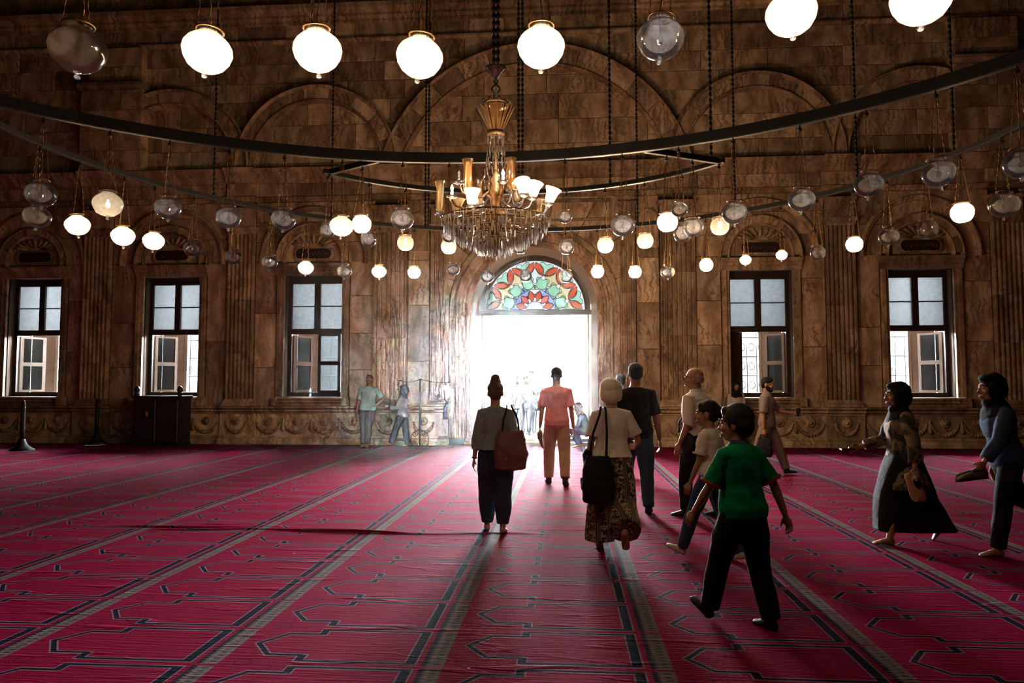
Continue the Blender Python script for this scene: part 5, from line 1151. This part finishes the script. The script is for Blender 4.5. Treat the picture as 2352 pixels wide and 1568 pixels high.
# 19 woman at the wall
p = Person('woman in pale blue shirt and dark headscarf facing left by the wall', (-3.10, -.72), 84, 1.50, lean=-3, thigh=(22,-6), knee=(4,4), foot=(6,0), arm=((24,8,60),(20,8,70)), fore=((82,-8),(86,-6)), female=True, skin='brown', vox=.013, curl=(.9,.9), hpitch=-6)
p.body(); p.shirt(BLUEG, .9, hem=-.13, inf=.026, flare=.06); p.pants(NAVY, inf=.024, flare=.02); p.hijab(NAVY, 1.0)
c, d_, n, t = p.grip(0); o = empty('paper_cup', c + V((0,0,-.02)), 0, 'cream paper cup held by the woman in pale blue shirt', 'cup'); MB().lathe([(.028,0),(.038,.10),(.040,.105),(.036,.10),(.026,.01)], 14).build('cup_wall', plain('cream_paper', (.7,.66,.55), .7), o, True); MB().lathe([(.035,.085),(.001,.086)], 14).build('drink', SHOE_B, o)
# ================================================================== FURNITURE AND SMALL THINGS
# black cabinet under the second window
cb = empty('cabinet', (-9.20, -.62, 0), 0, 'black wooden cabinet standing under the second window', 'cabinet')
CABK = plain('black_lacquered_wood', (.010,.009,.009), .45)
MB().box(-.58,.58,-.28,.28,.06,1.16).build('body', CABK, cb); MB().box(-.62,.62,-.31,.31,1.16,1.22).build('top', CABK, cb); MB().box(-.60,.60,-.29,.29,0,.06).build('plinth', CABK, cb)
for s_ in (-1, 1):
    d1 = MB().slab(*sorted((s_*.01, s_*.56)), .10, 1.12, -.305, -.28, .015).build('door', CABK, cb)
    MB().box(*sorted((s_*.08, s_*.48)), -.312, -.305, .2, .55).build('panel', CABK, d1); MB().box(*sorted((s_*.08, s_*.48)), -.312, -.305, .65, 1.02).build('panel', CABK, d1)
    MB().lathe([(.05,1.22),(.07,1.25),(.045,1.30),(.075,1.37),(.05,1.44),(.01,1.47)], 14, (s_*.55,-.2,0)).build('corner_finial', CABK, cb, True)
tg = MB().slab(-.24,-.19,.72,.84,-.322,-.306,.004).build('tag', plain('orange_paper_tag', (.65,.20,.04), .7), cb); tg['label'] = 'small orange tag'
for x, y, lab in ((-11.5, -2.35, 'black stanchion post with flared base at the far left'), (-10.9, -.62, 'black stanchion post close to the wall beside the cabinet')):
    r = empty('stanchion_post', (x, y, 0), 0, lab, 'post', 'stanchion posts')
    MB().lathe([(.26,0),(.26,.03),(.20,.06),(.12,.14),(.075,.24),(.07,.26)], 18).build('base', IRON, r, True); MB().lathe([(.055,.25),(.05,.5),(.05,.95),(.06,1.0)], 14).build('post', IRON, r, True); MB().lathe([(.06,1.0),(.035,1.03),(.05,1.06),(.05,1.10),(.02,1.14),(.001,1.145)], 14).build('finial', IRON, r, True)
# rope stand with scroll base
TEAL = plain('dark_teal_metal', (.03,.06,.07), .5, .3)
rs = empty('rope_stand', (-2.63, -.95, 0), 0, 'thin dark metal stand with curled base beside the doorway', 'stand')
MB().tube([(0,0,.06),(0,0,1.62)], [.022,.020], 10).build('pole', TEAL, rs, True); MB().lathe([(.03,1.60),(.03,1.63),(.001,1.64)], 10).build('pole_cap', TEAL, rs, True)
MB().box(-.24,.24,-.012,.012,.0,.03).build('foot_bar', TEAL, rs)
for s_ in (-1, 1):
    for zc, r0 in ((.12, .085), (.33, .07)):
        MB().tube([(s_*(.13 + (r0*(1-i/22))*math.cos(PI + i*.42)), 0, zc + r0*(1-i/22)*math.sin(PI + i*.42)) for i in range(20)], .008, 6).build('scroll', TEAL, rs, True)
    MB().tube([(s_*.01, 0, .45), (s_*.06, 0, .40), (s_*.10, 0, .41), (s_*.20, 0, .30), (s_*.21, 0, .10), (s_*.15, 0, .03)], .009, 6).build('brace', TEAL, rs, True)
MB().lathe([(.02,0),(.025,.02),(.02,.05)], 8, (-.03,0,.78)).build('clip', plain('blue_plastic_clip', (.05,.30,.50), .5), rs)
rp = MB(); 
A_, B_, C_ = V((-3.28,-.34,1.60)), V((-2.63,-.95,1.625)), V((-2.05,-.40,1.555))
rp.tube([A_.lerp(B_, t) - V((0,0,.05*math.sin(PI*t))) for t in np.linspace(0, 1, 9)] + [B_.lerp(C_, t) - V((0,0,.03*math.sin(PI*t))) for t in np.linspace(.1, 1, 9)], .006, 6)
tag(rp.build('rope', IRON, None, True), 'thin cord strung from the wall over the stand to the door frame', 'rope')
MB().box(-.02,.02,-.35,0,0,.03)
for P_, lab in ((A_, 'iron wall hook holding the left end of the cord'), (C_, 'iron wall hook by the door frame holding the hung clothes')):
    o = MB().tube([(P_.x, P_.y-.02, P_.z-.02), (P_.x, P_.y-.005, P_.z), (P_.x, -.02, P_.z+.01), (P_.x, .0, P_.z+.01)], .009, 6).build('wall_hook', IRON, None, True); tag(o, lab, 'hook')
o = empty('hung_garment', (C_.x-.02, C_.y-.01, C_.z-.02), 0, 'white garment hanging by the door frame', 'clothes')
remesh('cloth', MB().rings([[(a*math.cos(t)+xo, b*math.sin(t), z) for t in np.linspace(0, 2*PI, 17)[:-1]] for a, b, z, xo in ((.03,.02,.0,0),(.09,.045,-.10,-.01),(.085,.05,-.28,.01),(.075,.05,-.42,.02),(.04,.03,-.48,.02))]).tube([(-.06,0,-.06),(-.13,.01,-.13),(-.10,.0,-.40)], [.03,.035,.02], 8), cloth('white_garment_cloth', (.78,.78,.74)), o, .014, 2, .03, .06)
MB().tube([(-.02,-.03,.02),(-.02,-.03,-.05)], .012, 6).build('pink_tie', plain('pink_ribbon', (.7,.08,.25), .6), o, True)
o = empty('hung_scarf', (C_.x, C_.y-.01, C_.z-.49), 0, 'black and white cloth hanging below the white garment', 'clothes')
remesh('cloth', MB().rings([[(a*math.cos(t)+xo, b*math.sin(t), z) for t in np.linspace(0, 2*PI, 17)[:-1]] for a, b, z, xo in ((.03,.03,.02,0),(.08,.05,-.10,-.01),(.10,.05,-.30,-.02),(.09,.04,-.42,-.02))]), BLACK, o, .014, 2, .03, .06)
remesh('white_fold', MB().rings([[(a*math.cos(t)+.04, -.03+b*math.sin(t), z) for t in np.linspace(0, 2*PI, 17)[:-1]] for a, b, z in ((.02,.02,.0),(.05,.04,-.12),(.06,.04,-.28),(.03,.03,-.44))]), cloth('white_garment_cloth', (.78,.78,.74)), o, .014, 2, .02, .06)
# water bottle on the sill
o = empty('water_bottle', (-5.70, .13, 1.19), 0, 'small plastic water bottle on the sill left of the doorway', 'bottle')
MB().lathe([(.03,0),(.034,.02),(.034,.16),(.022,.20),(.014,.22),(.014,.235)], 14).build('bottle', GL_GREY, o, True); MB().lathe([(.016,.235),(.016,.255),(.001,.256)], 12).build('cap', BLUE, o); MB().lathe([(.0345,.07),(.0345,.12)], 14).build('label_band', plain('blue_label', (.1,.25,.5), .5), o)
# ================================================================== haze volume added to imitate lens glare before the bright doorway
hz, N, L, b = nmat('glare_haze'); N.remove(b); nt = hz.node_tree; out = [n for n in N if n.type == 'OUTPUT_MATERIAL'][0]
v = N.new('ShaderNodeVolumeScatter'); v.inputs['Color'].default_value = (.95,.97,1,1); v.inputs['Density'].default_value = HAZE; v.inputs['Anisotropy'].default_value = HAZE_G
sx = N.new('ShaderNodeVectorMath'); sx.operation = 'LENGTH'; mp = N.new('ShaderNodeMapping'); mp.inputs['Scale'].default_value = (1/3.9, 1/6.6, 1/3.0); L.new(coord(nt), mp.inputs[0]); L.new(mp.outputs[0], sx.inputs[0])
fall = mth(nt, 'MAXIMUM', mth(nt, 'SUBTRACT', 1.0, mth(nt, 'MULTIPLY', sx.outputs['Value'], sx.outputs['Value'])), 0.0)
L.new(mth(nt, 'MULTIPLY', mth(nt, 'MULTIPLY', fall, fall), HAZE), v.inputs['Density'])
L.new(v.outputs[0], out.inputs['Volume'])
o = MB().ell((0,0,0), (3.9, 6.6, 3.0), 32, 20).build('glare_haze', hz, None, True, (-1.15, -6.2, 1.7)); tag(o, 'pale haze volume added as lens glare in front of the doorway', 'haze', kind='stuff')
